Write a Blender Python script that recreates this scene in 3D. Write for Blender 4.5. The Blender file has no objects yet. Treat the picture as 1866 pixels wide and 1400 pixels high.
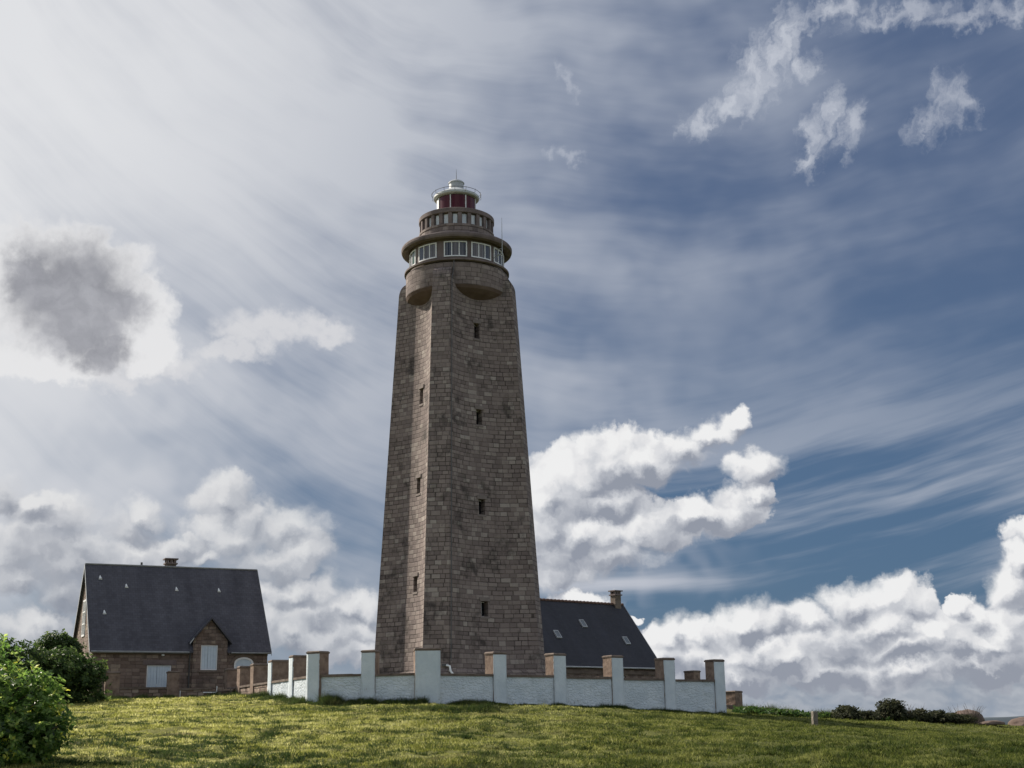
import bpy, bmesh, math, random
import numpy as np
from mathutils import Vector, Matrix
random.seed(7)
SC = bpy.context.scene
COL = SC.collection
R = math.radians

SUN_AZ, SUN_EL = -55.0, 34.0          # degrees, azimuth clockwise from +Y

# ---------------------------------------------------------------- camera
cam = bpy.data.cameras.new('camera')
cam.sensor_width = 36.0
cam.lens = 36.0 * 2455.0 / 1866.0
cam.clip_start = 0.2
cam.clip_end = 60000.0
camo = bpy.data.objects.new('camera', cam)
COL.objects.link(camo)
camo.matrix_world = Matrix.Translation((0, 0, 1.7)) @ Matrix.Rotation(R(90 + 14.35), 4, 'X') @ Matrix.Rotation(-0.016, 4, 'Z')
SC.camera = camo
SC.view_settings.view_transform = 'Standard'
SC.view_settings.look = 'None'
SC.view_settings.gamma = 1.0
SC.view_settings.exposure = 0.5
SC.render.engine = 'CYCLES'
SC.cycles.max_bounces = 6
SC.cycles.diffuse_bounces = 3
SC.cycles.transparent_max_bounces = 8


# ---------------------------------------------------------------- tiny node-expression helper
class S:
    """a socket with arithmetic"""
    def __init__(s, g, sock): s.g, s.k = g, sock
    def _b(a, op, b, rev=False):
        n = a.g.nodes.new('ShaderNodeMath'); n.operation = op
        x, y = (b, a) if rev else (a, b)
        for i, q in enumerate((x, y)):
            if isinstance(q, S): a.g.links.new(q.k, n.inputs[i])
            elif q is not None: n.inputs[i].default_value = q
        return S(a.g, n.outputs[0])
    def __add__(a, b): return a._b('ADD', b)
    __radd__ = __add__
    def __sub__(a, b): return a._b('SUBTRACT', b)
    def __rsub__(a, b): return a._b('SUBTRACT', b, True)
    def __mul__(a, b): return a._b('MULTIPLY', b)
    __rmul__ = __mul__
    def __truediv__(a, b): return a._b('DIVIDE', b)
    def __rtruediv__(a, b): return a._b('DIVIDE', b, True)
    def min(a, b): return a._b('MINIMUM', b)
    def max(a, b): return a._b('MAXIMUM', b)
    def pow(a, b): return a._b('POWER', b)
    def floor(a): return a._b('FLOOR', None)
    def fract(a): return a._b('FRACT', None)
    def abs(a): return a._b('ABSOLUTE', None)
    def sin(a): return a._b('SINE', None)
    def sqrt(a): return a._b('SQRT', None)
    def clamp(a): return a.max(0.0).min(1.0)
    def step(a, lo, hi, o0=0.0, o1=1.0, kind='SMOOTHSTEP'):
        n = a.g.nodes.new('ShaderNodeMapRange'); n.interpolation_type = kind
        a.g.links.new(a.k, n.inputs[0])
        for i, v in enumerate((lo, hi, o0, o1)):
            if isinstance(v, S): a.g.links.new(v.k, n.inputs[i + 1])
            else: n.inputs[i + 1].default_value = v
        return S(a.g, n.outputs[0])
    def lin(a, lo, hi, o0=0.0, o1=1.0): return a.step(lo, hi, o0, o1, 'LINEAR')


class G:
    """shader graph builder"""
    def __init__(s, tree): s.t = tree; s.nodes = tree.nodes; s.links = tree.links
    def new(s, k): return s.nodes.new(k)
    def put(s, inp, v):
        if isinstance(v, S): s.links.new(v.k, inp)
        elif isinstance(v, (tuple, list)) and len(v) == 3 and len(inp.default_value) == 4: inp.default_value = (*v, 1)
        else: inp.default_value = v
    def xyz(s, x, y, z=0.0):
        n = s.new('ShaderNodeCombineXYZ')
        for i, q in enumerate((x, y, z)): s.put(n.inputs[i], q)
        return S(s, n.outputs[0])
    def sep(s, v):
        n = s.new('ShaderNodeSeparateXYZ'); s.put(n.inputs[0], v)
        return [S(s, o) for o in n.outputs]
    def vm(s, op, a, b=None, c=None, out=0):
        n = s.new('ShaderNodeVectorMath'); n.operation = op
        for i, q in enumerate((a, b, c)):
            if q is None: continue
            if isinstance(q, (tuple, list)): n.inputs[i].default_value = q
            else: s.links.new(q.k, n.inputs[i])
        if op in ('DOT_PRODUCT', 'LENGTH', 'DISTANCE'): out = 1
        return S(s, n.outputs[out])
    def scale(s, v, f):
        n = s.new('ShaderNodeVectorMath'); n.operation = 'SCALE'
        s.put(n.inputs[0], v); s.put(n.inputs['Scale'], f)
        return S(s, n.outputs[0])
    def noise(s, v, scale, detail=4.0, rough=0.5, dist=0.0, lac=2.0, color=False, dim='3D'):
        n = s.new('ShaderNodeTexNoise'); n.noise_dimensions = dim
        s.put(n.inputs['Vector'], v)
        n.inputs['Scale'].default_value = scale; n.inputs['Detail'].default_value = detail
        n.inputs['Roughness'].default_value = rough; n.inputs['Distortion'].default_value = dist
        n.inputs['Lacunarity'].default_value = lac
        return S(s, n.outputs[1 if color else 0])
    def voro(s, v, scale, detail=0.0, rough=0.5, smooth=None, feature='F1', rand=1.0, out=0, dim='3D'):
        n = s.new('ShaderNodeTexVoronoi'); n.voronoi_dimensions = dim
        n.feature = 'SMOOTH_F1' if smooth is not None else feature
        s.put(n.inputs['Vector'], v)
        n.inputs['Scale'].default_value = scale; n.inputs['Detail'].default_value = detail
        n.inputs['Roughness'].default_value = rough
        n.inputs['Randomness'].default_value = rand
        if smooth is not None: n.inputs['Smoothness'].default_value = smooth
        if feature == 'F1' and detail: n.normalize = True
        return S(s, n.outputs[out])
    def white(s, v, dim='3D', color=False):
        n = s.new('ShaderNodeTexWhiteNoise'); n.noise_dimensions = dim
        s.put(n.inputs['W'] if dim == '1D' else n.inputs['Vector'], v)
        return S(s, n.outputs[1 if color else 0])
    def mix(s, f, a, b, mode='MIX'):
        n = s.new('ShaderNodeMix'); n.data_type = 'RGBA'; n.blend_type = mode
        s.put(n.inputs[0], f); s.put(n.inputs[6], a); s.put(n.inputs[7], b)
        return S(s, n.outputs[2])
    def ramp(s, f, stops):
        n = s.new('ShaderNodeValToRGB'); e = n.color_ramp.elements
        while len(e) < len(stops): e.new(0.5)
        for q, (p, c) in zip(e, stops): q.position = p; q.color = (*c, 1)
        s.put(n.inputs[0], f)
        return S(s, n.outputs[0])
    def coord(s, k='Object'):
        return S(s, s.new('ShaderNodeTexCoord').outputs[k])
    def uv(s):
        return S(s, s.new('ShaderNodeUVMap').outputs[0])
    def attr(s, name, out=2):
        n = s.new('ShaderNodeAttribute'); n.attribute_name = name
        return S(s, n.outputs[out])
    def bump(s, h, strength=0.3, dist=0.02, normal=None):
        n = s.new('ShaderNodeBump'); n.inputs['Strength'].default_value = strength
        n.inputs['Distance'].default_value = dist
        s.links.new(h.k, n.inputs['Height'])
        if normal is not None: s.links.new(normal.k, n.inputs['Normal'])
        return S(s, n.outputs[0])


def srgb(r, g, b):
    f = lambda c: (c / 255 / 12.92) if c / 255 <= 0.04045 else ((c / 255 + 0.055) / 1.055) ** 2.4
    return (f(r), f(g), f(b))
VEIL = [(-1.13,26.55,8.25,5.75),(8.21,16.86,7.25,4.25),(3.05,14.17,4.75,2.25),(-7.02,13.89,4.25,2.25),(-15.47,11.72,6.5,1.88),(4.91,6.48,6.5,0.88),(17.32,7.66,5.0,1.5)]
CUM = [(4.25,10.85,1.88,1.2),(2.82,10.19,1.5,1.38),(1.5,9.41,1.25,1.62),(5.91,10.91,1.5,0.95),(7.34,11.44,1.25,0.65),(8.65,12.0,1.0,0.5),(9.49,12.45,0.6,0.4),(10.41,10.42,1.05,0.65),(2.63,7.88,2.38,1.45),(5.67,8.15,1.88,1.0),(7.77,8.5,1.5,0.82),(9.41,8.89,1.05,0.8),(10.3,9.29,0.7,0.5),(1.45,7.1,1.75,1.12),(3.77,7.05,2.25,0.75),(2.79,5.16,1.15,0.3),(4.95,4.34,0.3,0.2),(3.73,9.24,1.88,1.05),(1.48,8.72,1.75,1.75),(9.02,2.09,2.25,0.62),(12.55,2.12,2.75,0.62),(15.55,2.04,3.0,0.7),(18.69,2.17,2.25,0.62),(10.83,2.6,2.75,0.75),(6.67,3.54,0.95,0.8),(7.65,3.67,1.12,0.8),(9.58,4.0,1.5,0.9),(10.58,3.93,1.25,0.75),(12.03,4.06,1.25,0.7),(13.94,4.75,1.38,0.75),(15.42,5.05,0.9,0.65),(15.87,4.59,1.05,0.75),(14.84,3.8,2.0,1.0),(12.63,3.21,2.25,1.0),(9.95,2.84,2.5,1.05),(7.48,2.67,1.75,1.12),(17.05,3.5,1.25,0.8),(17.85,3.05,1.5,0.8),(18.87,3.97,0.8,0.65),(18.13,4.54,0.5,0.4),(19.74,3.4,1.25,1.25),(20.06,5.21,0.85,1.05),(20.65,6.14,0.75,0.62),(21.25,7.18,1.0,0.5),(15.63,3.01,2.25,0.8),(18.96,2.79,1.75,0.62),(-18.22,6.84,3.25,1.5),(-15.67,7.11,2.25,1.12),(-11.95,7.95,2.25,1.25),(-8.7,4.7,2.25,1.5),(-6.88,4.02,2.0,1.12),(-10.49,4.48,2.25,1.25),(-19.5,4.23,1.5,0.75),(-21.01,9.36,0.95,0.88),(-19.83,8.93,1.25,0.7),(-18.54,8.47,1.5,0.95),(-19.71,7.13,2.25,1.25),(-17.51,7.29,2.0,1.12),(-16.1,7.94,1.38,0.95),(-15.49,8.67,0.8,0.7),(-12.45,9.41,1.3,0.95),(-11.41,8.71,1.5,0.8),(-10.04,8.31,1.75,1.05),(-9.1,7.36,1.2,1.05),(-10.56,6.95,1.75,0.95),(-12.98,6.97,0.9,0.35),(-14.37,7.36,2.0,0.65),(-20.25,6.04,1.38,0.65),(-18.36,5.71,1.25,0.95),(-9.06,5.42,1.3,0.8),(-10.07,5.26,1.12,0.88),(-7.07,4.96,1.25,0.9),(-6.38,4.69,0.95,0.85),(-7.78,4.02,1.75,0.75),(-9.58,3.92,1.75,0.8),(-6.64,3.35,1.5,0.62),(-10.75,5.71,0.88,0.62)]
DARK = [(-19.03,17.55,2.8,2.2),(-20.49,17.97,1.45,1.5),(-17.11,17.09,1.7,1.45),(-18.35,15.67,2.25,1.15),(-16.01,15.68,1.2,0.95),(-19.61,14.84,2.12,0.75)]
SOFT = [(-10.16,16.64,3.0,0.75),(-11.56,16.26,2.0,0.7),(-8.25,16.53,1.38,0.55),(-12.23,15.41,1.75,0.55),(-14.96,14.97,2.12,0.7),(-17.16,14.22,2.5,0.55)]
WISP = [(13.1,28.15,0.9,0.9),(12.41,27.25,1.05,1.05),(11.37,26.58,0.95,1.25),(11.07,25.84,1.0,0.62),(13.63,27.11,0.75,0.6),(10.18,25.41,0.9,0.4),(8.9,24.75,0.9,0.65),(14.4,24.84,0.65,0.9),(13.86,24.12,0.65,0.85),(13.54,23.16,0.6,0.65),(15.29,24.07,0.65,0.85),(20.48,24.24,0.55,0.5),(19.78,24.67,0.9,1.0),(18.89,23.83,1.0,0.62),(15.12,28.77,1.75,0.4),(17.95,28.2,2.5,0.4),(20.71,27.72,2.25,0.35),(22.74,27.57,1.5,0.3),(2.85,23.72,0.65,0.23),(2.16,24.01,0.6,0.25),(3.16,26.9,0.23,0.45),(2.72,27.36,0.25,0.45)]
SHADE = [(4.3,8.9,3.0,0.4),(6.89,9.4,1.75,0.3),(1.45,7.36,2.0,0.5),(10.35,2.08,6.5,0.35),(16.8,1.92,4.0,0.3),(5.75,9.9,2.75,0.6),(2.84,7.1,2.75,0.55),(7.52,8.12,1.5,0.35),(15.56,2.17,2.75,0.5),(12.54,2.03,3.25,0.45),(8.8,2.11,2.75,0.45),(10.9,3.72,1.5,0.4),(13.93,3.19,1.75,0.35),(17.28,2.55,2.25,0.35),(-18.88,7.28,1.75,0.5),(-15.71,7.91,1.12,0.45),(-19.07,8.48,1.12,0.4),(-21.01,9.38,0.5,0.75),(-8.71,5.17,0.95,0.4),(-19.8,5.53,3.25,1.0),(-7.34,4.38,1.38,0.35),(-13.71,7.39,0.7,0.25)]
DEEP = [(-20.44,17.87,1.46,1.23),(-18.93,17.67,2.74,2.02),(-17.23,17.17,1.46,1.23),(-18.5,16.15,1.68,1.23),(-17.56,15.32,1.12,0.95)]
# ---------------------------------------------------------------- sky: Nishita air, cirrus veil, cumulus banks (directions in degrees)
def build_sky():
    w = bpy.data.worlds.new('World'); SC.world = w; w.use_nodes = True
    t = w.node_tree; t.nodes.clear(); g = G(t)
    STR = 0.0707
    sky = g.new('ShaderNodeTexSky'); sky.sky_type = 'NISHITA'; sky.sun_disc = False
    sky.sun_elevation = R(SUN_EL); sky.sun_rotation = R(SUN_AZ)
    sky.altitude = 10; sky.air_density = 1.0; sky.dust_density = 0.6; sky.ozone_density = 1.6
    base = S(g, sky.outputs[0])
    d = g.coord('Generated')
    x, y, z = g.sep(d)
    az = x._b('ARCTAN2', y) * (180 / math.pi)
    el = z._b('ARCSINE', None) * (180 / math.pi)
    p0 = g.xyz(az, el, 0.0)
    # ---- angle to the sun
    sv = (math.sin(R(SUN_AZ)) * math.cos(R(SUN_EL)), math.cos(R(SUN_AZ)) * math.cos(R(SUN_EL)), math.sin(R(SUN_EL)))
    cs = g.vm('DOT_PRODUCT', d, sv)
    glow = cs.step(0.80, 0.985)
    glow2 = cs.lin(0.40, 0.91).clamp()
    front = y.step(0.42, 0.66)

    def blobs(p, lst):
        q = None
        for (a, e, rx, ry) in lst:
            v = g.vm('MULTIPLY_ADD', p, (1 / rx, 1 / ry, 0), (-a / rx, -e / ry, 0))
            k = g.vm('DOT_PRODUCT', v, v)
            q = k if q is None else q.min(k)
        return 1.0 - q.sqrt()

    # two shared displacement fields (broad, fine) that tear every outline
    nb = g.vm('SUBTRACT', g.noise(p0, .42, 2, .5, color=True, dim='2D'), (.5, .5, .5))
    nf = g.vm('SUBTRACT', g.noise(p0, 1.5, 4, .6, color=True, dim='2D'), (.5, .5, .5))

    def warp(p, a1, a2):
        return g.vm('ADD', g.vm('ADD', p, g.scale(nb, a1)), g.scale(nf, a2))

    def cumulus(p, lst, k=1.0):
        f = blobs(p, lst)
        big = 0.55 - g.voro(p, .42 * k, 1.0, .5, dim='2D')
        puff = 0.60 - g.voro(p, 1.0 * k, 2.5, .6, dim='2D')
        return f * 1.1 + .16 + big * .55 + puff * (.70 - leftish * .12)

    # ---- blue of the gaps, greyed by thin haze toward the sun
    col = g.mix(.84, base, g.mix(el.step(0, 24), (.30, .98, 2.10), (.78, 1.16, 2.12)))
    # ---- cirrus veil drawn out along curved streamlines
    dl = (az - 5.0).min(0.0); dr = (az - 5.0).max(0.0)
    s = el - 0.0175 * dl * dl - 0.0065 * dr * dr
    wx, wy, wz = g.sep(g.noise(p0, .075, 2, .5, color=True, dim='2D'))
    s1 = s + (wy - .5) * 3.6
    t1 = az + (wx - .5) * 8.0
    st1 = g.noise(g.xyz(t1 * .045, s1 * .22, 0.0), 1.0, 4, .5, dim='2D')
    st2 = g.noise(g.xyz(t1 * .085, s1 * .62, 0.0), 1.0, 5, .6, dim='2D')
    blot = g.noise(g.xyz(az, el * 1.7, 0.0), .085, 4, .55, dim='2D')
    veil = ((st1 - .5) * .62 + (st2 - .5) * az.lin(-6, 8, .34, .15).max(.15).min(.34) + (blot - .5) * .66)
    side = (az - (el - 15.0) * .55).lin(-24, 21, .30, -.30) + el.lin(2, 11, -.16, .0) + el.step(6, 11) * el.step(21, 14) * az.step(3, -5) * .16 + el.step(9, 15) * el.step(29, 20) * az.step(-6, 4) * .20 + el.step(4, 8) * el.step(18, 12) * az.step(-2, 3) * az.step(19, 6) * .16
    va = (veil * 1.75 + side + .14).step(-.20, .72)
    for vb, wgt in zip(VEIL, (.36, .42, .34, .16, -.45, .45, -.25)):
        va = va + blobs(g.vm('ADD', p0, g.scale(nb, 4.0)), [vb]).step(-.1, 1.0) * wgt
    va = va.clamp()
    vcol = g.mix(az.lin(-17, 17).clamp(), (4.55, 4.85, 5.5), (3.1, 3.55, 4.5))
    col = g.mix(va * .92, col, vcol)
    # whiteness toward the sun
    col = g.mix((cs.step(.64, .895) * .86 + va * glow2 * .25).clamp(), col, (7.4, 7.5, 7.75))
    # low streaks fanning out to the right
    lowm = el.step(3.0, 6.0) * el.step(16.5, 9) * az.step(-3, 3)
    s3 = el - .0042 * (az + 6.0) * (az + 6.0)
    st3 = g.noise(g.xyz(az * .05, s3 * .55 + (wy - .5) * .7, 0.0), 1.0, 5, .55, dim='2D')
    col = g.mix((st3.step(.36, .68) * lowm) * .80, col, (4.0, 4.4, 5.2))
    # one long bright band low on the right
    bnd = el - 5.75 - az * .012 - (wx - .5) * .8
    col = g.mix(bnd.abs().step(.62, .05) * az.step(12, 4) * az.step(0, 1.5) * st3.lin(.3, .6, .25, .85).clamp(), col, (5.6, 5.8, 6.4))
    # horizon haze
    col = g.mix(el.step(5.0, -.3) * .85, col, g.mix(az.lin(-15, 8).clamp(), (4.4, 4.8, 5.5), (2.9, 3.5, 4.4)))

    L = (-.30, .44, 0)
    # ---- soft bright patches
    fS = blobs(warp(p0, 1.7, 1.1), SOFT) + (g.noise(g.xyz(t1 * .35, s1 * .7, 0.0), 1.0, 6, .62, dim='2D') - .5) * 1.2
    col = g.mix(fS.step(-.25, .75) * .80, col, (7.0, 7.0, 7.2))
    # ---- torn wisps, top right
    pW = warp(p0, 1.5, 1.1)
    wpx, wpy, _q = g.sep(pW); fx = wpx * .5 + wpy * .87; fy = wpy * .5 - wpx * .87
    fW = blobs(pW, WISP) + (g.noise(g.xyz(fx * .62, fy * 1.7, 0.0), 1.0, 6, .62, dim='2D') - .5) * 1.9 + .05
    col = g.mix(fW.step(-.40, 1.25) * az.lin(12, 19, .95, .62).max(.62).min(.95) * az.lin(4, 7, .45, 1.0).max(.45).min(1.0), col, (5.4, 5.7, 6.4))

    # ---- far bank of small cumulus along the horizon
    pb = g.vm('MULTIPLY', warp(p0, .5, .35), (1.0, 2.0, 1.0))
    def bank(p):
        return (0.55 - g.voro(p, .72, 2.0, .55, dim='2D'))
    bw = (g.noise(pb, .33, 3, .55, dim='2D') - .5) * 1.5
    b0 = bank(pb); b1 = bank(g.vm('ADD', pb, (-.12, .42, 0)))
    bm = el.step(3.3, 1.8) * az.step(3.0, 8.0, .0, 1.0)
    bs = ((b0 - b1) * .9 + .36 + bw * .35).clamp()
    col = g.mix((b0 + bw * .5 + .35).step(.0, .6) * bm * .9, col, g.mix(bs, (2.75, 3.15, 3.8), (5.6, 5.75, 6.1)))

    # ---- the cumulus proper: outline from every octave, modelling from the large forms only
    pw = warp(p0, 1.2, .75); pl = g.vm('ADD', pw, L)
    def form(p, f): return f * 1.1 + (0.55 - g.voro(p, .42, 0.0, .5, smooth=.35, dim='2D')) * .62 + (0.55 - g.voro(p, 1.0, 0.0, .5, smooth=.25, dim='2D')) * .40
    leftish = az.lin(-2, -10).clamp()
    f0 = blobs(pw, CUM); f1 = blobs(pl, CUM)
    mott = g.noise(pw, .5, 5, .6, dim='2D') - .5
    puff = .60 - g.voro(pw, 1.0, 2.5, .6, dim='2D')
    c0 = f0 * 1.1 + .16 + (.55 - g.voro(pw, .42, 1.0, .5, dim='2D')) * .55 + puff * (.70 - leftish * .12)
    puf1 = .60 - g.voro(g.vm('ADD', pw, (-.10, .15, 0)), 1.0, 2.5, .6, dim='2D')
    dk = (blobs(warp(p0, 1.5, .9), SHADE)).step(-.75, .65)
    lit = ((form(pw, f0) - form(pl, f1)) * (.78 - leftish * .22) + .60 + mott * .50 + (puff - puf1) * (.36 - leftish * .24) - dk * .36).clamp()
    ccol = g.ramp(lit, [(0, (.29, .315, .375)), (.30, (.44, .46, .51)), (.58, (.62, .635, .67)), (.85, (.80, .80, .81)), (1, (.87, .87, .87))])
    soft = (g.noise(p0, .30, 3, .5, dim='2D')).lin(.36, .62, .22, .95)
    ca = (c0 - dk * .12 - leftish * .05).step(-.04, soft + leftish * .25)
    col = g.mix(ca * (.98 - leftish * .14), col, g.scale(ccol, 10.0 - leftish * 1.1))

    # ---- the dark cloud against the light
    k0 = cumulus(warp(p0, 1.3, .8), DARK, .8)
    core = (blobs(warp(p0, 1.5, 1.1), DEEP) + mott * .55).step(-.50, .55)
    col = g.mix(k0.step(-.10, .34) * .96, col, g.mix(core, (7.9, 7.9, 8.0), g.mix((mott * 2.2 + .45 - (el - 18.0) * .10).clamp(), (2.45, 2.5, 2.8), (4.1, 4.15, 4.5))))

    # ---- unseen sky behind the viewer: broken cloud added bright to fill the shaded sides
    pb = g.vm('MULTIPLY', d, (1, 1, 1.6))
    gb = g.noise(pb, 2.2, 5, .58)
    back = g.mix(gb.step(.40, .62), base, (8.0, 8.1, 8.4))
    col = g.mix(front, back, col)

    bg = g.new('ShaderNodeBackground'); g.put(bg.inputs[0], col); bg.inputs[1].default_value = STR
    out = g.new('ShaderNodeOutputWorld'); g.links.new(bg.outputs[0], out.inputs[0])
    w.cycles.sampling_method = 'MANUAL'; w.cycles.sample_map_resolution = 512

build_sky()
# ---------------------------------------------------------------- materials
def new_mat(name):
    m = bpy.data.materials.new(name); m.use_nodes = True
    m.node_tree.nodes.clear()
    return m, G(m.node_tree)


def finish(g, col, rough=0.85, normal=None, spec=0.3, metal=0.0, trans=None):
    b = g.new('ShaderNodeBsdfPrincipled')
    g.put(b.inputs['Base Color'], col); g.put(b.inputs['Roughness'], rough)
    b.inputs['Specular IOR Level'].default_value = spec
    b.inputs['Metallic'].default_value = metal
    if normal is not None: g.links.new(normal.k, b.inputs['Normal'])
    sh = b.outputs[0]
    if trans is not None:
        tcol, f = trans
        t = g.new('ShaderNodeBsdfTranslucent'); g.put(t.inputs[0], tcol)
        mx = g.new('ShaderNodeMixShader'); mx.inputs[0].default_value = f
        g.links.new(sh, mx.inputs[1]); g.links.new(t.outputs[0], mx.inputs[2]); sh = mx.outputs[0]
    o = g.new('ShaderNodeOutputMaterial'); g.links.new(sh, o.inputs[0])


def stone_mat(name, row_h, blk, stops, mortar, joint=0.03, bump=0.5, blotch=0.35, rough_joint=0.0, light=None):
    """squared stone in courses: every block its own tone, uneven lengths, dark joints, weathering"""
    m, g = new_mat(name)
    uv = g.uv(); u, v, _ = g.sep(uv)
    ob = g.coord('Object')
    wob = g.noise(ob, 2.3, 2, .5, color=True)
    wu, wv, _w = g.sep(wob)
    if rough_joint:
        u = u + (wu - .5) * rough_joint; v = v + (wv - .5) * rough_joint
    vr = v / row_h
    # uneven course heights: bend the row coordinate slowly
    vr = vr + (g.noise(g.vm('MULTIPLY', ob, (.5, .5, .0)), 1.0, 2, .5) - .5) * .35
    vr = vr + (g.noise(g.xyz(0.0, vr * .37, 5.0), 1.0, 1, .5) - .5) * .8
    row = vr.floor(); fv = vr.fract()
    r1 = g.white(g.xyz(row, 3.7, 1.0)); r2 = g.white(g.xyz(row, 9.1, 2.0))
    ur = u / blk * (r1 * .55 + .75) + r2 * 7.0
    ur = ur + (g.noise(g.xyz(ur * .6, row * 3.3, 2.0), 1.0, 1, .5) - .5) * 1.3
    cl = ur.floor(); fu = ur.fract()
    rid = g.white(g.xyz(cl, row, 4.0)); rid2 = g.white(g.xyz(cl, row, 8.5))
    du = fu.min(1.0 - fu) * blk; dv = fv.min(1.0 - fv) * row_h
    edge = du.min(dv)
    jn = g.noise(ob, 9.0, 3, .6)
    jm = (edge + (jn - .5) * joint * .9).step(joint * .75, joint * .25)
    col = g.ramp(rid, stops)
    grain = g.noise(ob, 26.0, 4, .7)
    col = g.mix(.6, col, g.scale(col, grain * 1.1 + .45))
    big = g.noise(ob, .55, 5, .62); mid = g.noise(ob, 2.2, 4, .6)
    dirt = ((big - .5) * 1.5 + (mid - .5) * .7).step(.02, .42) * blotch
    col = g.mix(dirt, col, (.028, .026, .026))
    strk = g.noise(g.xyz(u * 1.7, v * .09, 1.0), 1.0, 5, .62)
    col = g.mix(strk.step(.52, .74) * .38, col, (.045, .040, .038))
    pale = ((mid - .5) + (rid2 - .5) * .25).step(.08, .30) * .25
    col = g.mix(pale, col, (.33, .29, .24) if light is None else light)
    jv = g.noise(ob, .9, 3, .6).lin(.36, .62, .30, .92)
    col = g.mix(jm * jv, col, mortar)
    h = (1.0 - jm) * .6 + rid2 * .35 + g.noise(ob, 14.0, 4, .65) * .35
    finish(g, col, .9, g.bump(h, bump, .03), .2)
    return m


TOWER_STONE = stone_mat('tower granite', .235, .40,
    [(0, (.165, .134, .126)), (.3, (.203, .165, .154)), (.6, (.232, .190, .176)), (.88, (.262, .220, .202)), (1, (.34, .30, .272))],
    (.052, .042, .039), .036, .7, .80)
DRUM_STONE = stone_mat('drum granite', .235, .42,
    [(0, (.150, .122, .116)), (.5, (.198, .162, .152)), (.9, (.235, .196, .182)), (1, (.29, .25, .232))], (.058, .047, .044), .028, .5, .6)
HOUSE_STONE = stone_mat('house granite', .19, .34,
    [(0, (.140, .102, .086)), (.3, (.182, .136, .114)), (.6, (.212, .160, .136)), (.88, (.245, .192, .160)), (1, (.34, .28, .22))],
    (.085, .068, .060), .03, .6, .6, .05)
WALL_STONE = stone_mat('boundary granite', .22, .38,
    [(0, (.13, .09, .072)), (.4, (.23, .165, .13)), (.8, (.30, .235, .19)), (1, (.38, .32, .26))],
    (.075, .058, .048), .04, 1.0, .40, .05)


def noisy_mat(name, c0, c1, scale=3.0, rough=.8, bump=.15, bscale=12.0, spec=.3, dirt=0.0, dirtc=(.04, .036, .032), metal=0.0):
    m, g = new_mat(name)
    ob = g.coord('Object')
    n = g.noise(ob, scale, 5, .6)
    col = g.mix(n.lin(.3, .7).clamp(), c0, c1)
    if dirt:
        k = g.noise(ob, scale * .6, 6, .68)
        col = g.mix(k.step(.50, .68) * dirt, col, dirtc)
    finish(g, col, rough, g.bump(g.noise(ob, bscale, 4, .6), bump, .03), spec, metal)
    return m


def paint_mat(name, rub):
    """limewash over rough rubble: thick, streaked, chipped near the foot"""
    m, g = new_mat(name)
    ob = g.coord('Object'); x, y, z = g.sep(ob)
    uv = g.uv(); u, v, _ = g.sep(uv)
    st = g.noise(g.xyz(u * 3.0, v * .5, 0.0), 1.0, 5, .65)
    n = g.noise(ob, 1.3, 5, .6)
    col = g.mix(n.lin(.3, .7).clamp(), (.50, .57, .62), (.64, .70, .74))  # blue cast of sky light put into the limewash white
    col = g.mix((st.step(.52, .75)) * .28, col, (.36, .39, .39))
    chips = g.noise(ob, 5.5, 6, .72)
    low = v.lin(1.3, .2, 0.0, .10)
    moss = g.noise(g.xyz(u * 1.6, v * 1.1, 3.0), 1.0, 5, .65)
    col = g.mix((moss + v.lin(1.0, .2, -.08, .14)).step(.56, .74) * .45, col, (.19, .22, .17))
    col = g.mix((chips + low).step(.675, .73) * .75, col, (.22, .18, .155))
    stones = g.voro(g.vm('ADD', g.vm('MULTIPLY', ob, (1, 1, 1.9)), g.scale(g.noise(ob, 4, 3, .6, color=True), .35)), 4.2, 0, .5, feature='DISTANCE_TO_EDGE')
    h = (stones.step(.0, .22) * .55) * rub + g.noise(ob, 9.0, 6, .7) * .9
    finish(g, col, .85, g.bump(h, .7, .04), .2)
    return m


def slate_mat(name, c0, c1):
    m, g = new_mat(name)
    uv = g.uv(); u, v, _ = g.sep(uv)
    ob = g.coord('Object')
    vr = v / .16; row = vr.floor(); fv = vr.fract()
    ur = u / .26 + (row * .5)
    cl = ur.floor(); fu = ur.fract()
    rid = g.white(g.xyz(cl, row, 1.0))
    big = g.noise(ob, .5, 5, .6); st = g.noise(g.xyz(u * 1.4, v * .22, 0.0), 1.0, 5, .6)
    col = g.mix((rid * .55 + (big - .5) * 1.1 + (st - .5) * 1.8 + .22).clamp(), c0, c1)
    lich = g.noise(ob, 4.0, 6, .7)
    col = g.mix(lich.step(.60, .72) * .35, col, (.10, .10, .085))
    jm = (fu.min(1 - fu)).step(.05, .02) .max(fv.step(.10, .03))
    col = g.mix(jm * .55, col, (.012, .012, .014))
    h = (1 - fv) * .7 + rid * .3
    finish(g, col, (rid * .2 + .48), g.bump(h, .35, .012), .4)
    return m


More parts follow.
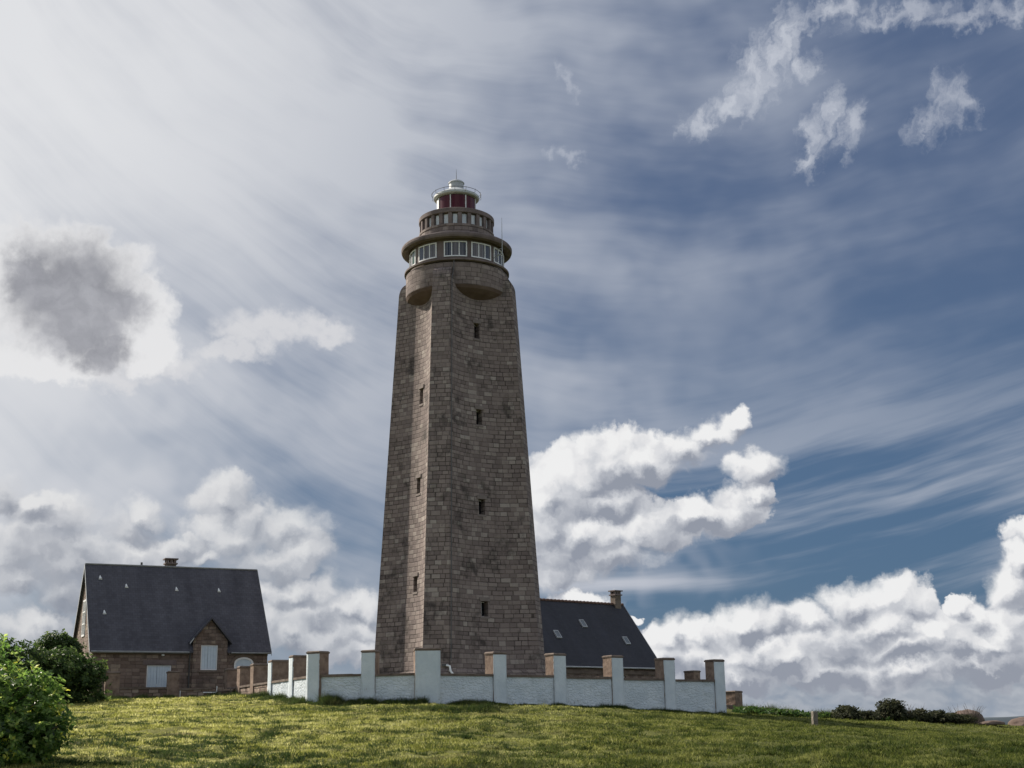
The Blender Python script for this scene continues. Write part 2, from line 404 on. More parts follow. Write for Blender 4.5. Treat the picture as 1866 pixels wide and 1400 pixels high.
PAINT = paint_mat('limewash over rubble', 1.0); PAINT_SMOOTH = paint_mat('limewash over dressed stone', .0)
SLATE_A = slate_mat('blue slate', (.028, .029, .042), (.078, .080, .100))
SLATE_B = slate_mat('dark slate', (.010, .011, .017), (.026, .028, .040))
CONCRETE = noisy_mat('weathered render', (.128, .102, .098), (.198, .162, .158), 1.6, .9, .3, 9, .2, .5)
COPING = noisy_mat('coping stone', (.11, .085, .070), (.20, .16, .135), 2.2, .9, .5, 7, .2, .5)
RUBBLE_SIDE = noisy_mat('pitted pillar stone', (.15, .105, .082), (.29, .22, .175), 3.5, .95, 1.0, 6, .2, .55, (.06, .045, .038))
WHITE_PAINT = noisy_mat('white painted timber', (.70, .72, .73), (.80, .81, .82), 4, .5, .05, 20, .4)
WHITE_METAL = noisy_mat('white painted metal', (.62, .65, .66), (.76, .78, .78), 5, .45, .05, 20, .4, .35, (.35, .33, .30))
ROOF_METAL = noisy_mat('weathered roof metal', (.40, .43, .45), (.52, .55, .56), 4, .5, .08, 16, .3, .45, (.25, .24, .22))
BLUE_SHUTTER = noisy_mat('pale blue shutter paint', (.48, .57, .67), (.58, .67, .75), 3, .55, .05, 20, .35)
ZINC = noisy_mat('zinc', (.30, .32, .34), (.42, .44, .46), 5, .45, .1, 14, .5)
DARK_METAL = noisy_mat('dark metal', (.05, .05, .052), (.085, .085, .088), 6, .5, .1, 18, .5)
BRICK_POT = noisy_mat('chimney masonry', (.13, .105, .088), (.22, .18, .15), 5, .9, .5, 8, .2, .4)
LICHEN_ROCK = noisy_mat('pink granite rock', (.105, .076, .064), (.19, .145, .122), .9, .95, .9, 2.2, .2, .6, (.05, .045, .04))
POST_WOOD = noisy_mat('weathered post', (.13, .115, .095), (.22, .20, .165), 7, .9, .5, 16, .2)


def plain_mat(name, col, rough, spec=.5):
    m, g = new_mat(name)
    ob = g.coord('Object')
    n = g.noise(ob, 5.0, 3, .5)
    finish(g, g.mix(n * .35, col, tuple(c * .6 for c in col)), rough, None, spec)
    return m


GLASS_DARK = plain_mat('dark window glass', (.012, .014, .018), .08, .6)
RED_GLASS = plain_mat('ruby lantern glass', (.070, .003, .011), .22, .25)


def curtain_glass():
    m, g = new_mat('curtained window glass')
    ob = g.coord('Object'); x, y, z = g.sep(ob)
    a = x._b('ARCTAN2', y) * 30.0
    f = g.noise(g.xyz(a, 0.0, 0.0), 1.0, 3, .6); q = g.white(g.xyz((a * .28).floor(), 2.0, 1.0))
    col = g.mix(f.step(.40, .66) * q, (.018, .019, .026), (.17, .17, .19))
    finish(g, col, .12, None, .6)
    return m


def pale_glass():
    m, g = new_mat('pale gallery glass')  # mottled pale blue-grey panes
    ob = g.coord('Object'); x, y, z = g.sep(ob)
    n = g.noise(ob, 2.5, 4, .6)
    finish(g, g.mix(n.lin(.3, .7).clamp(), (.44, .49, .54), (.68, .72, .76)), .25, None, .6)
    return m


CURTAIN_GLASS = curtain_glass(); PALE_GLASS = pale_glass()
GREEN_BLIND = plain_mat('green blind behind glass', (.010, .060, .038), .15, .5)


def leaf_mat(name, stops, trans=.35, rough=.5, spec=.4):
    m, g = new_mat(name)
    r = g.attr('tone')
    col = g.ramp(r, stops)
    n = g.noise(g.coord('Object'), .9, 3, .6)
    col = g.mix(n.lin(.3, .7).clamp() * .5, col, g.scale(col, .62))
    finish(g, col, rough, None, spec, 0, (g.scale(col, 1.6), trans))
    return m


SHRUB_BRIGHT = leaf_mat('glossy evergreen leaves', [(0, (.040, .085, .022)), (.36, (.11, .20, .040)), (.70, (.22, .33, .070)), (.92, (.40, .48, .14)), (1, (.68, .66, .08))], .55, .38, .45)
SHRUB_DARK = leaf_mat('dark evergreen leaves', [(0, (.022, .045, .014)), (.6, (.056, .100, .028)), (1, (.15, .21, .055))], .38, .55, .25)
BUSH_SCRUB = leaf_mat('scrub leaves', [(0, (.022, .027, .014)), (.6, (.042, .050, .024)), (1, (.085, .085, .040))], .30, .7, .2)
PLANT_LEAF = leaf_mat('low herb leaves', [(0, (.028, .060, .016)), (.6, (.055, .110, .025)), (1, (.095, .150, .040))], .35, .6, .3)
BARK = noisy_mat('bark', (.055, .045, .034), (.11, .09, .07), 9, .95, .6, 20, .1)
TWIG = noisy_mat('bare twig', (.075, .062, .05), (.13, .11, .09), 9, .95, .2, 20, .1)


def grass_mat(name, stops, trans=.50):
    """blade colour: tuft tone plus wide patches of drier turf, and cloud dimming painted in toward the right"""
    m, g = new_mat(name)
    r = g.attr('tone'); ob = g.coord('Object')
    col = g.ramp(r, stops)
    x, y, z = g.sep(ob)
    dry = g.noise(ob, .11, 4, .6); dry2 = g.noise(ob, .75, 4, .65)
    worn = g.noise(g.vm('MULTIPLY', ob, (.35, .8, 1)), 1.0, 4, .6)
    col = g.mix(worn.step(.60, .72) * .6, col, (.155, .125, .085))
    k = ((dry - .5) * 1.3 + (dry2 - .5) * 1.1 - .03)
    col = g.mix(k.step(.06, .40) * .55, col, (.20, .165, .085))
    green = (x / y.max(10.0)).lin(-.24, .16).clamp() * .80  # darker green to the right: thin cloud's dimming painted into the blades
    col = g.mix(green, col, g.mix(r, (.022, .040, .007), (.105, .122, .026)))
    finish(g, col, .75, None, .15, 0, (g.scale(col, 1.7), trans))
    return m


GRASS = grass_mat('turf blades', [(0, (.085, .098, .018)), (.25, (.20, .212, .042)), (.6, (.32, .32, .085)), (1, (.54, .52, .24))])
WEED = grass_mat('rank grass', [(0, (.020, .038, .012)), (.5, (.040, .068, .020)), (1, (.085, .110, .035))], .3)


def ground_mat():
    m, g = new_mat('turf')
    ob = g.coord('Object'); x, y, z = g.sep(ob)
    n = g.noise(ob, .14, 5, .6); n2 = g.noise(ob, 1.1, 5, .65); n3 = g.noise(ob, 7.0, 4, .7)
    col = g.mix(n2.lin(.3, .7).clamp(), (.10, .105, .026), (.20, .20, .065))
    col = g.mix(((n - .5) * 1.3 + (n3 - .5) * .7).step(.05, .4) * .5, col, (.115, .090, .055))
    col = g.mix((x / y.max(10.0)).lin(-.24, .16).clamp() * .6, col, (.036, .052, .014))  # same painted dimming toward the right, in the ground colour
    far = y.step(110, 170)
    col = g.mix(far, col, (.045, .058, .030))
    h = n3 * .6 + g.noise(ob, 22.0, 4, .7) * .5
    finish(g, col, .95, g.bump(h, .9, .06), .1)
    return m


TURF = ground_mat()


def sea_mat():
    m, g = new_mat('sea water')
    ob = g.coord('Object')
    n = g.noise(g.vm('MULTIPLY', ob, (.02, .06, 1)), 1.0, 5, .6)
    finish(g, g.mix(n, (.035, .06, .085), (.06, .09, .115)), .25, g.bump(n, .3, 1.0), .5)
    return m


SEA = sea_mat()
HILL = noisy_mat('far land', (.075, .095, .115), (.10, .12, .135), .004, .95, .1, .01, .1)
# ---------------------------------------------------------------- mesh builder
class MB:
    def __init__(s): s.v, s.f, s.uv, s.sm = [], [], [], []
    def face(s, pts, uvs=None, smooth=False):
        i = len(s.v); s.v.extend([tuple(p) for p in pts]); s.f.append(list(range(i, i + len(pts)))); s.sm.append(smooth)
        if uvs is None:
            a, b, c = Vector(pts[0]), Vector(pts[1]), Vector(pts[2]); n = (b - a).cross(c - a)
            if n.length > 1e-9: n.normalize()
            if abs(n.z) > .85: uvs = [(p[0], p[1]) for p in pts]
            else:
                h = math.hypot(n.x, n.y); t = (-n.y / h, n.x / h); sl = math.sqrt(max(1e-6, 1 - n.z * n.z))
                uvs = [(p[0] * t[0] + p[1] * t[1], p[2] / sl) for p in pts]
        s.uv.extend(uvs)
    def box(s, x0, x1, y0, y1, z0, z1, M=None, skip=()):
        c = [Vector(p) for p in ((x0, y0, z0), (x1, y0, z0), (x1, y1, z0), (x0, y1, z0), (x0, y0, z1), (x1, y0, z1), (x1, y1, z1), (x0, y1, z1))]
        if M is not None: c = [M @ p for p in c]
        for k, q in (('f', (0, 1, 5, 4)), ('r', (1, 2, 6, 5)), ('b', (2, 3, 7, 6)), ('l', (3, 0, 4, 7)), ('t', (4, 5, 6, 7)), ('u', (3, 2, 1, 0))):
            if k not in skip: s.face([c[i] for i in q])
        return s
    def poly_prism(s, pts, d):
        """closed outline (list of 3-D points) pushed along d"""
        d = Vector(d); p = [Vector(q) for q in pts]; n = len(p)
        s.face(p); s.face([q + d for q in reversed(p)])
        for i in range(n):
            j = (i + 1) % n
            s.face([p[j], p[i], p[i] + d, p[j] + d])
        return s
    def grid(s, P, UV=None, wrap=False, smooth=True, skip=None):
        """rows x cols array of points as shared vertices"""
        nr, nc = len(P), len(P[0]); base = len(s.v)
        for r in P: s.v.extend([tuple(q) for q in r])
        for i in range(nr - 1):
            for j in range(nc - (0 if wrap else 1)):
                if skip and skip(i, j): continue
                k = (j + 1) % nc
                s.f.append([base + i * nc + j, base + i * nc + k, base + (i + 1) * nc + k, base + (i + 1) * nc + j]); s.sm.append(smooth)
                if UV is not None:
                    a, b = UV[i][j], UV[i][j + 1] if not wrap else UV[i][j + 1]
                    c, d = UV[i + 1][j + 1], UV[i + 1][j]
                    s.uv.extend([a, b, c, d])
                else: s.uv.extend([(0, 0)] * 4)
        return s
    def lathe(s, prof, n=64, a0=0.0, smooth=True, caps=True):
        """profile of (r, z) from bottom up, split at corners so edges stay crisp"""
        for (r0, z0), (r1, z1) in zip(prof, prof[1:]):
            P, U = [], []
            ln = math.hypot(r1 - r0, z1 - z0)
            rm = max(r0, r1)
            for (r, z, v) in ((r0, z0, z0), (r1, z1, z0 + ln if abs(z1 - z0) < ln * .5 else z1)):
                P.append([(r * math.sin(a0 + 2 * math.pi * k / n), -r * math.cos(a0 + 2 * math.pi * k / n), z) for k in range(n)])
                U.append([(rm * 2 * math.pi * k / n, v) for k in range(n + 1)])
            s.grid(P, U, wrap=True, smooth=smooth)
        return s
    def arcbox(s, r0, r1, a0, a1, z0, z1, n=6, ends=True):
        """curved block: radii r0<r1, angles in degrees from -Y turning to +X"""
        A = [R(a0 + (a1 - a0) * k / n) for k in range(n + 1)]
        pt = lambda r, a, z: (r * math.sin(a), -r * math.cos(a), z)
        for (ra, rb, za, zb) in ((r1, r1, z0, z1), (r1, r0, z1, z1), (r0, r0, z1, z0), (r0, r1, z0, z0)):
            s.grid([[pt(ra, a, za) for a in A], [pt(rb, a, zb) for a in A]], [[(r1 * a, za) for a in A], [(r1 * a, zb if za != zb else za + .1) for a in A]])
        if ends:
            for a, fl in ((A[0], 1), (A[-1], 0)):
                q = [pt(r0, a, z0), pt(r1, a, z0), pt(r1, a, z1), pt(r0, a, z1)]
                s.face(q if fl else q[::-1])
        return s
    def tube(s, pts, r, n=8):
        pts = [Vector(p) for p in pts]; P = []
        rs = r if isinstance(r, (list, tuple)) else [r] * len(pts)
        for i, p in enumerate(pts):
            d = (pts[min(i + 1, len(pts) - 1)] - pts[max(i - 1, 0)]).normalized()
            u = d.orthogonal().normalized() if i == 0 else (u - d * u.dot(d)).normalized()
            w = d.cross(u)
            P.append([p + (u * math.cos(2 * math.pi * k / n) + w * math.sin(2 * math.pi * k / n)) * rs[i] for k in range(n)])
        s.grid(P, None, wrap=True)
        s.face(P[0][::-1]); s.face(P[-1])
        return s
    def build(s, name, mat, parent=None, bevel=0.0):
        me = bpy.data.meshes.new(name)
        me.from_pydata(s.v, [], s.f)
        uv = me.uv_layers.new(name='UVMap')
        uv.data.foreach_set('uv', np.array(s.uv, dtype=np.float32).ravel())
        me.polygons.foreach_set('use_smooth', np.array(s.sm, dtype=bool))
        me.materials.append(mat); me.update()
        o = bpy.data.objects.new(name, me); COL.objects.link(o)
        if parent is not None: o.parent = parent
        if bevel:
            w = o.modifiers.new('weld', 'WELD'); w.merge_threshold = .0005
            b = o.modifiers.new('bevel', 'BEVEL'); b.width = bevel; b.segments = 2; b.limit_method = 'ANGLE'; b.angle_limit = R(40)
        return o


def tag(o, label=None, cat=None, group=None, kind=None):
    if label: o['label'] = label
    if cat: o['category'] = cat
    if group: o['group'] = group
    if kind: o['kind'] = kind
    return o


def empty(name, loc, rz=0.0):
    o = bpy.data.objects.new(name, None); COL.objects.link(o)
    o.location = loc; o.rotation_euler = (0, 0, R(rz)); o.empty_display_size = .3
    return o


# ---------------------------------------------------------------- numpy value noise
def vnoise(x, y, seed=0):
    xi = np.floor(x).astype(np.int64); yi = np.floor(y).astype(np.int64)
    fx = x - xi; fy = y - yi
    fx = fx * fx * (3 - 2 * fx); fy = fy * fy * (3 - 2 * fy)
    def h(a, b):
        n = (a * 374761393 + b * 668265263 + seed * 982451653) & 0xFFFFFFFF
        n = ((n ^ (n >> 13)) * 1274126177) & 0xFFFFFFFF
        return ((n ^ (n >> 16)) & 0xFFFF) / 65535.0
    a, b, c, d = h(xi, yi), h(xi + 1, yi), h(xi, yi + 1), h(xi + 1, yi + 1)
    return (a + (b - a) * fx) * (1 - fy) + (c + (d - c) * fx) * fy - .5


def fbm(x, y, octs=4, seed=0, gain=.5):
    t = 0; a = 1.0
    for i in range(octs):
        t = t + a * vnoise(x * 2 ** i + 17.3 * i, y * 2 ** i - 9.1 * i, seed + i); a *= gain
    return t


# ---------------------------------------------------------------- ground height: thin-plate surface through surveyed points
CTRL = np.array([
    (0, 0, 0), (-12, 0, .05), (12, 0, -.05), (-30, 0, .1), (30, 0, -.3), (0, -25, -1.0), (-30, -25, -.9), (30, -25, -1.3),
    (-9, 22, 1.12), (0, 22, 1.06), (9, 22, .98), (0, 40, 1.98), (-10, 40, 2.02), (12.3, 45, 1.36), (13.4, 61.5, 1.78), (15.3, 60.1, 1.36), (20.9, 56.2, .66), (24, 47, .45), (17.5, 47, 1.0),
    (-8.4, 56.6, 2.72), (-6.1, 56, 2.70), (-3.6, 55.6, 2.62), (-.75, 58.5, 2.68), (2.0, 61, 2.62), (4.7, 63.6, 2.40), (7.4, 66.5, 2.27), (10.1, 69, 2.20),
    (-9.8, 60, 2.98), (-11.3, 63.5, 3.2), (-13.0, 66.8, 3.35), (-14.5, 70, 3.42), (-21, 72, 3.45), (-13.7, 76, 3.5), (-26, 66, 3.3), (-22, 50, 2.6),
    (-3, 70, 3.5), (-3, 80, 3.6), (4, 78, 3.4), (9, 82, 3.0), (14, 76, 2.25), (18, 75, 1.92), (23, 74, 1.6), (28, 75, 1.2), (34, 76, .9),
    (13, 90, 2.0), (20, 92, 1.6), (30, 95, 1.0), (-20, 95, 3.2), (0, 105, 2.8), (-45, 70, 3.0), (-45, 30, 1.4), (45, 40, .2), (45, 95, -.2), (50, -10, -1.2), (-50, -10, 0)], float)


def _tps(r2): return np.where(r2 > 0, .5 * r2 * np.log(np.maximum(r2, 1e-12)), 0.0)


_n = len(CTRL); _d2 = ((CTRL[:, None, :2] - CTRL[None, :, :2]) ** 2).sum(-1)
_A = np.zeros((_n + 3, _n + 3)); _A[:_n, :_n] = _tps(_d2) + np.eye(_n) * .6
_A[:_n, _n] = 1; _A[:_n, _n + 1:] = CTRL[:, :2]; _A[_n:, :_n] = _A[:_n, _n:].T
_W = np.linalg.solve(_A, np.concatenate([CTRL[:, 2], np.zeros(3)]))


def ground_z(x, y, detail=True):
    x = np.asarray(x, float); y = np.asarray(y, float); sh = x.shape
    xf, yf = x.ravel(), y.ravel()
    cx, cy = np.clip(xf, -50, 50), np.clip(yf, -25, 105)
    z = np.full(xf.shape, _W[_n]) + _W[_n + 1] * cx + _W[_n + 2] * cy
    for i in range(_n): z += _W[i] * _tps((cx - CTRL[i, 0]) ** 2 + (cy - CTRL[i, 1]) ** 2)
    out = np.hypot(xf - cx, yf - cy)
    z = z - np.minimum(out * .06, 30.0)
    if detail:
        near = np.clip(1 - out / 60, 0, 1)
        z = z + near * (.16 * fbm(xf * .16, yf * .16, 3, 3) + .07 * fbm(xf * .6, yf * .6, 3, 5) + .10 * fbm(xf * 1.9, yf * 1.9, 3, 9, .6))
        # the broken bank below the wall
        q = np.exp(-((xf - 1.5) / 5.5) ** 2) * np.exp(-((yf - 49.0 - .25 * (xf - 1)) / 1.6) ** 2)
        z = z + q * (.65 * fbm(xf * .9, yf * 1.3, 3, 21) - .10)
    return z.reshape(sh)


def gz(x, y): return float(ground_z(np.array([x]), np.array([y]))[0])


def axis_lines(lo, d0, d1, step, hi, grow=1.22):
    a = list(np.arange(d0, d1 + step * .5, step))
    s, v = step, d0
    while v > lo: s *= grow; v -= s; a.insert(0, v)
    s, v = step, d1
    while v < hi: s *= grow; v += s; a.append(v)
    return np.array(a)


def build_ground():
    xs = axis_lines(-900, -28, 36, .17, 900); ys = axis_lines(-300, 14, 80, .15, 1100)
    X, Y = np.meshgrid(xs, ys); Z = ground_z(X, Y)
    nr, nc = X.shape
    v = np.stack([X.ravel(), Y.ravel(), Z.ravel()], 1)
    i = np.arange(nr - 1)[:, None] * nc + np.arange(nc - 1)[None]
    f = np.stack([i, i + 1, i + nc + 1, i + nc], -1).reshape(-1, 4)
    me = bpy.data.meshes.new('ground'); me.vertices.add(len(v)); me.vertices.foreach_set('co', v.astype(np.float32).ravel())
    me.loops.add(f.size); me.loops.foreach_set('vertex_index', f.ravel().astype(np.int32))
    me.polygons.add(len(f)); me.polygons.foreach_set('loop_start', np.arange(0, f.size, 4, dtype=np.int32))
    me.update(calc_edges=True); me.polygons.foreach_set('use_smooth', np.ones(len(f), bool))
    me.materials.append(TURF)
    o = bpy.data.objects.new('ground', me); COL.objects.link(o); tag(o, kind='structure')
    m = MB(); m.face([(-40000, -3000, -28), (40000, -3000, -28), (40000, 50000, -28), (-40000, 50000, -28)])
    tag(m.build('sea', SEA), kind='structure')
    # low headland far off, to the right
    P0, P1 = [], []
    for k in range(80):
        x = 1250 + k * 26; t = k / 79
        h = 4 + 17 * (math.sin(math.pi * min(1, t * 1.25 + .02)) ** .6 if t * 1.25 < .98 else .2) + 3 * float(fbm(np.array([k * .23]), np.array([1.0]), 3, 4)[0])
        P0.append([(x, 4100, -30), (x, 4140, -30 + 28 + h * .8), (x, 4300, -30 + 28 + h), (x, 5200, -30)])
    mm = MB(); mm.grid([list(r) for r in zip(*P0)]); tag(mm.build('hill', HILL), kind='structure')


def soup(name, verts, faces_n, tone, mat, parent=None):
    """many separate small faces (faces_n corners each) as one mesh with a per-corner tone"""
    n = len(verts); nf = n // faces_n
    me = bpy.data.meshes.new(name); me.vertices.add(n); me.vertices.foreach_set('co', verts.astype(np.float32).ravel())
    me.loops.add(n); me.loops.foreach_set('vertex_index', np.arange(n, dtype=np.int32))
    me.polygons.add(nf); me.polygons.foreach_set('loop_start', np.arange(0, n, faces_n, dtype=np.int32))
    me.update(calc_edges=True)
    a = me.attributes.new('tone', 'FLOAT', 'POINT'); a.data.foreach_set('value', np.repeat(tone, faces_n).astype(np.float32))
    me.materials.append(mat)
    o = bpy.data.objects.new(name, me); COL.objects.link(o)
    if parent is not None: o.parent = parent
    return o
# ---------------------------------------------------------------- the lighthouse
CORBEL = noisy_mat('brown soffit render', (.100, .070, .060), (.155, .115, .098), 1.4, .95, .3, 8, .1)  # darker and browner than the plain render
TOWER_LINTEL = noisy_mat('dressed granite', (.16, .135, .125), (.21, .18, .165), 3, .9, .3, 9, .2)


def build_lighthouse():
    T = empty('lighthouse', (-3.05, 73.0, 0), -12.5)      # local -Y points out of the corner nearest the viewer
    tag(T, 'tall tapering granite lighthouse tower with concave faces and a ruby red lantern on top', 'lighthouse')
    Z0, ZT, ZD = 4.62, 25.55, 26.35
    def radius(z): return 4.55 + (3.30 - 4.55) * (z - Z0) / (ZT - Z0)
    def halfw(z): return .70 + (.50 - .70) * (z - Z0) / (ZT - Z0)
    def sag(z): return .92 + (.62 - .92) * (z - Z0) / (ZT - Z0)
    tw = sorted(set([round(k / 26, 5) for k in range(27)] + [.46, .54]))
    def ring(z, Rr=None):
        """outline: four flat corner pilasters, four hollow faces between them"""
        Rr = radius(z) if Rr is None else Rr; w = halfw(z); s = sag(z); pts = []
        for q in range(4):
            a = q * math.pi / 2; ca, sa = math.cos(a), math.sin(a)
            rot = lambda x, y: (x * ca - y * sa, x * sa + y * ca)
            for k in range(5): pts.append(rot(-w + 2 * w * k / 4, -Rr))
            p0, p1 = Vector((w, -Rr)), Vector((Rr, -w)); n = Vector((1, -1)).normalized()
            for t in tw[1:-1]:
                p = p0.lerp(p1, t) - n * (4 * s * t * (1 - t))
                pts.append(rot(p.x, p.y))
        return pts
    per_side = 5 + len(tw) - 2
    # slit windows: (side, z0, z1); side 0 = the shaded face, side 3 = the sunlit face
    wins = [(0, 7.37, 8.15), (0, 12.72, 13.54), (0, 17.63, 18.47), (0, 22.52, 23.39), (3, 8.77, 9.58), (3, 14.04, 14.88), (3, 19.02, 19.88)]
    zs = sorted(set([Z0 + k * (ZT - Z0) / 40 for k in range(41)] + [w[1] for w in wins] + [w[2] for w in wins]))
    zs = [z for i, z in enumerate(zs)]
    P = [[(x, y, z) for x, y in ring(z)] for z in zs]
    prof = [(ZT, 3.30)]
    for k in range(1, 9):
        a = math.pi / 2 * k / 8
        prof.append((ZT + (ZD - ZT) * math.sin(a), 2.80 + .50 * math.cos(a)))
    for z, r in prof[1:]: P.append([(x, y, z) for x, y in ring(ZT, r)]); zs.append(z)
    ref = ring(15.0); L = [0.0]
    for a, b in zip(ref, ref[1:] + ref[:1]): L.append(L[-1] + math.dist(a, b))
    UV = [[(l, z) for l in L] for z in zs]
    iw = tw.index(.46)
    holes = set()
    for sd, za, zb in wins:
        j = sd * per_side + 4 + iw
        for i, z in enumerate(zs[:-1]):
            if za - 1e-6 <= z < zb - 1e-6: holes.add((i, j)); 
    m = MB()
    m.grid(P, UV, wrap=True, smooth=False, skip=lambda i, j: (i, j) in holes or any((i, jj) in holes for jj in range(j - (tw.index(.54) - iw) + 1, j)))
    wn = tw.index(.54) - iw
    reveals = MB(); wparts = []
    for sd, za, zb in wins:
        j0 = sd * per_side + 4 + iw; j1 = j0 + wn
        ia, ib = zs.index(za), zs.index(zb)
        c = [Vector(P[ia][j0]), Vector(P[ia][j1]), Vector(P[ib][j1]), Vector(P[ib][j0])]
        nrm = (c[1] - c[0]).cross(c[3] - c[0]).normalized()
        inn = -Vector((nrm.x, nrm.y, 0)).normalized() * (.50 if sd == 0 else .42)
        d = [q + inn for q in c]
        for k in range(4):
            kk = (k + 1) % 4
            m.face([c[k], c[kk], d[kk], d[k]])
        wparts.append((c, inn, sd))
    m.build('shaft', TOWER_STONE, T)
    for c, inn, sd in wparts:
        ux = (c[1] - c[0]); wdt = ux.length; ux.normalize(); base = c[0] + inn * .9; h = c[3].z - c[0].z; out = -inn.normalized()
        def bar(x0, x1, z0, z1, dep):
            b = MB(); q = [base + ux * x0 + Vector((0, 0, z0)), base + ux * x1 + Vector((0, 0, z0)), base + ux * x1 + Vector((0, 0, z1)), base + ux * x0 + Vector((0, 0, z1))]
            b.poly_prism(q, -out * dep); return b
        g_ = bar(.0, wdt, 0, h, .02); w_ = g_.build('window', GLASS_DARK, T)
        fr = MB(); 
        for x0, x1, z0, z1 in ((wdt * .42, wdt * .42 + .075, .05, h - .04), (0, wdt, 0, .05), (0, wdt, h - .04, h)):
            q = [base + out * .05 + ux * x0 + Vector((0, 0, z0)), base + out * .05 + ux * x1 + Vector((0, 0, z0)), base + out * .05 + ux * x1 + Vector((0, 0, z1)), base + out * .05 + ux * x0 + Vector((0, 0, z1))]
            fr.poly_prism(q, -out * .045)
        fr.build('frame', WHITE_PAINT if sd == 0 else DARK_METAL, w_)
        # stone lintel and sill a little proud of the face
        for za, zb, ex in ((c[3].z + .004, c[3].z + .20, .10), (c[0].z - .12, c[0].z - .004, .06)):
            q = [Vector((p.x, p.y, 0)) for p in (c[0] - ux * ex, c[1] + ux * ex)]
            lt = MB(); lt.poly_prism([q[0] + out * .035 + Vector((0, 0, za)), q[1] + out * .035 + Vector((0, 0, za)), q[1] + out * .015 + Vector((0, 0, zb)), q[0] + out * .015 + Vector((0, 0, zb))], -out * .25)
            lt.build('lintel' if ex > .08 else 'sill', TOWER_LINTEL, w_)
    # plinth: sloped weathering course, then a plain footing
    m = MB()
    rr = [(Z0 + .02, 4.60), (Z0 - .05, 4.72), (Z0 - .50, 5.15), (Z0 - .52, 5.18), (2.9, 5.18)]
    PP = [[(x, y, z) for x, y in ring(Z0, r)] for z, r in rr][::-1]; zz = [q[0] for q in rr][::-1]
    m.grid(PP, [[(l * 1.25, z) for l in L] for z in zz], wrap=True, smooth=False)
    m.build('plinth', TOWER_STONE, T)
    # round drum corbelled out of the hollow faces
    m = MB(); m.lathe([(2.90, 25.36), (2.90, 26.62)], 96); m.build('drum', DRUM_STONE, T)
    m = MB(); m.lathe([(1.5, 24.45), (2.55, 25.02), (2.80, 25.20), (2.895, 25.36)], 96); m.build('corbel', CORBEL, T)
    m = MB(); m.lathe([(2.88, 26.62), (2.985, 26.66), (2.985, 26.76), (2.70, 26.765)], 96); m.build('ledge', CONCRETE, T)
    # watch room: band of windows under a broad brim
    m = MB(); m.lathe([(2.66, 26.70), (2.66, 28.30)], 96); m.build('watch_room', CONCRETE, T)
    for k, ca in enumerate((0.9, 33.6, 66.8, 100, 133, 166, 199, 232, 258, 289.5, 324.2)):
        a0, a1 = ca - 13.7 + 12.5, ca + 13.7 + 12.5
        z0, z1 = 27.02, 27.92
        pn = MB(); pn.arcbox(2.64, 2.685, a0 + .9, a1 - .9, z0 + .05, z1 - .05, 9)
        f = MB()
        for x0, x1, za, zb in ((a0, a1, z0, z0 + .065), (a0, a1, z1 - .065, z1), (a0, a0 + 1.3, z0 + .065, z1 - .065), (a1 - 1.3, a1, z0 + .065, z1 - .065), (a0 + 8.8, a0 + 9.9, z0 + .065, z1 - .065), (a0 + 17.5, a0 + 18.6, z0 + .065, z1 - .065)):
            f.arcbox(2.63, 2.715, x0, x1, za, zb, 8)
        w_ = pn.build('window', CURTAIN_GLASS, T)
        f.build('frame', WHITE_PAINT, w_)
        if ca == 289.5:
            gb = MB(); gb.arcbox(2.65, 2.695, a1 - 8.6, a1 - 1.5, z0 + .07, z1 - .07, 4); gb.build('blind', GREEN_BLIND, w_)
    m = MB(); m.lathe([(2.60, 28.0), (2.74, 27.86), (2.95, 27.80), (3.13, 27.84), (3.17, 27.94), (3.17, 28.06), (3.12, 28.13), (2.0, 28.20)], 96)
    m.build('cornice', CONCRETE, T)
    # gallery arcade
    m = MB(); m.lathe([(2.13, 28.20), (2.13, 28.92), (2.16, 28.94), (2.16, 29.06), (1.85, 29.07)], 80); m.build('parapet', DRUM_STONE, T)
    m = MB(); m.lathe([(1.95, 29.04), (1.95, 29.84)], 72); m.build('gallery_wall', CONCRETE, T)
    for k in range(24):
        a = k * 15.0 + 5.0
        b = MB(); b.arcbox(1.94, 2.12, a - 2.9, a + 2.9, 29.065, 29.80, 4); b.build('post', CONCRETE, T)
        c = MB(); c.arcbox(1.945, 1.975, a + 4.0, a + 11.2, 29.09, 29.70, 4); c.build('glazed_panel', PALE_GLASS, T)
    m = MB(); m.lathe([(1.90, 29.80), (2.15, 29.805), (2.17, 29.83), (2.17, 30.06), (2.10, 30.10), (.9, 30.12)], 80); m.build('gallery_ring', CONCRETE, T)
    # lantern
    m = MB(); m.lathe([(1.19, 30.11), (1.19, 30.30), (1.10, 30.31)], 64); m.build('lantern_base', WHITE_METAL, T)
    m = MB(); m.lathe([(1.12, 30.30), (1.12, 31.24)], 64); m.build('lantern_glass', RED_GLASS, T)
    for k in range(8):
        a = 12.5 - 15 + k * 45.0
        b = MB(); b.arcbox(1.10, 1.165, a - 1.2, a + 1.2, 30.305, 31.22, 2); b.build('mullion', WHITE_METAL, T)
    b = MB(); b.arcbox(1.124, 1.14, -60 + 12.5 - 21, -60 + 12.5 - 1.4, 30.32, 31.20, 4); b.build('white_panel', WHITE_METAL, T)
    m = MB(); m.lathe([(1.05, 31.22), (1.26, 31.24), (1.32, 31.29), (1.32, 31.40), (1.27, 31.44), (.45, 31.90)], 72); rf = m.build('lantern_roof', ROOF_METAL, T)
    m = MB(); m.lathe([(.43, 31.84), (.42, 32.26), (.47, 32.27), (.47, 32.31), (.40, 32.38), (.25, 32.47), (.05, 32.51), (.0, 32.515)], 40); m.build('ventilator', ZINC, rf)
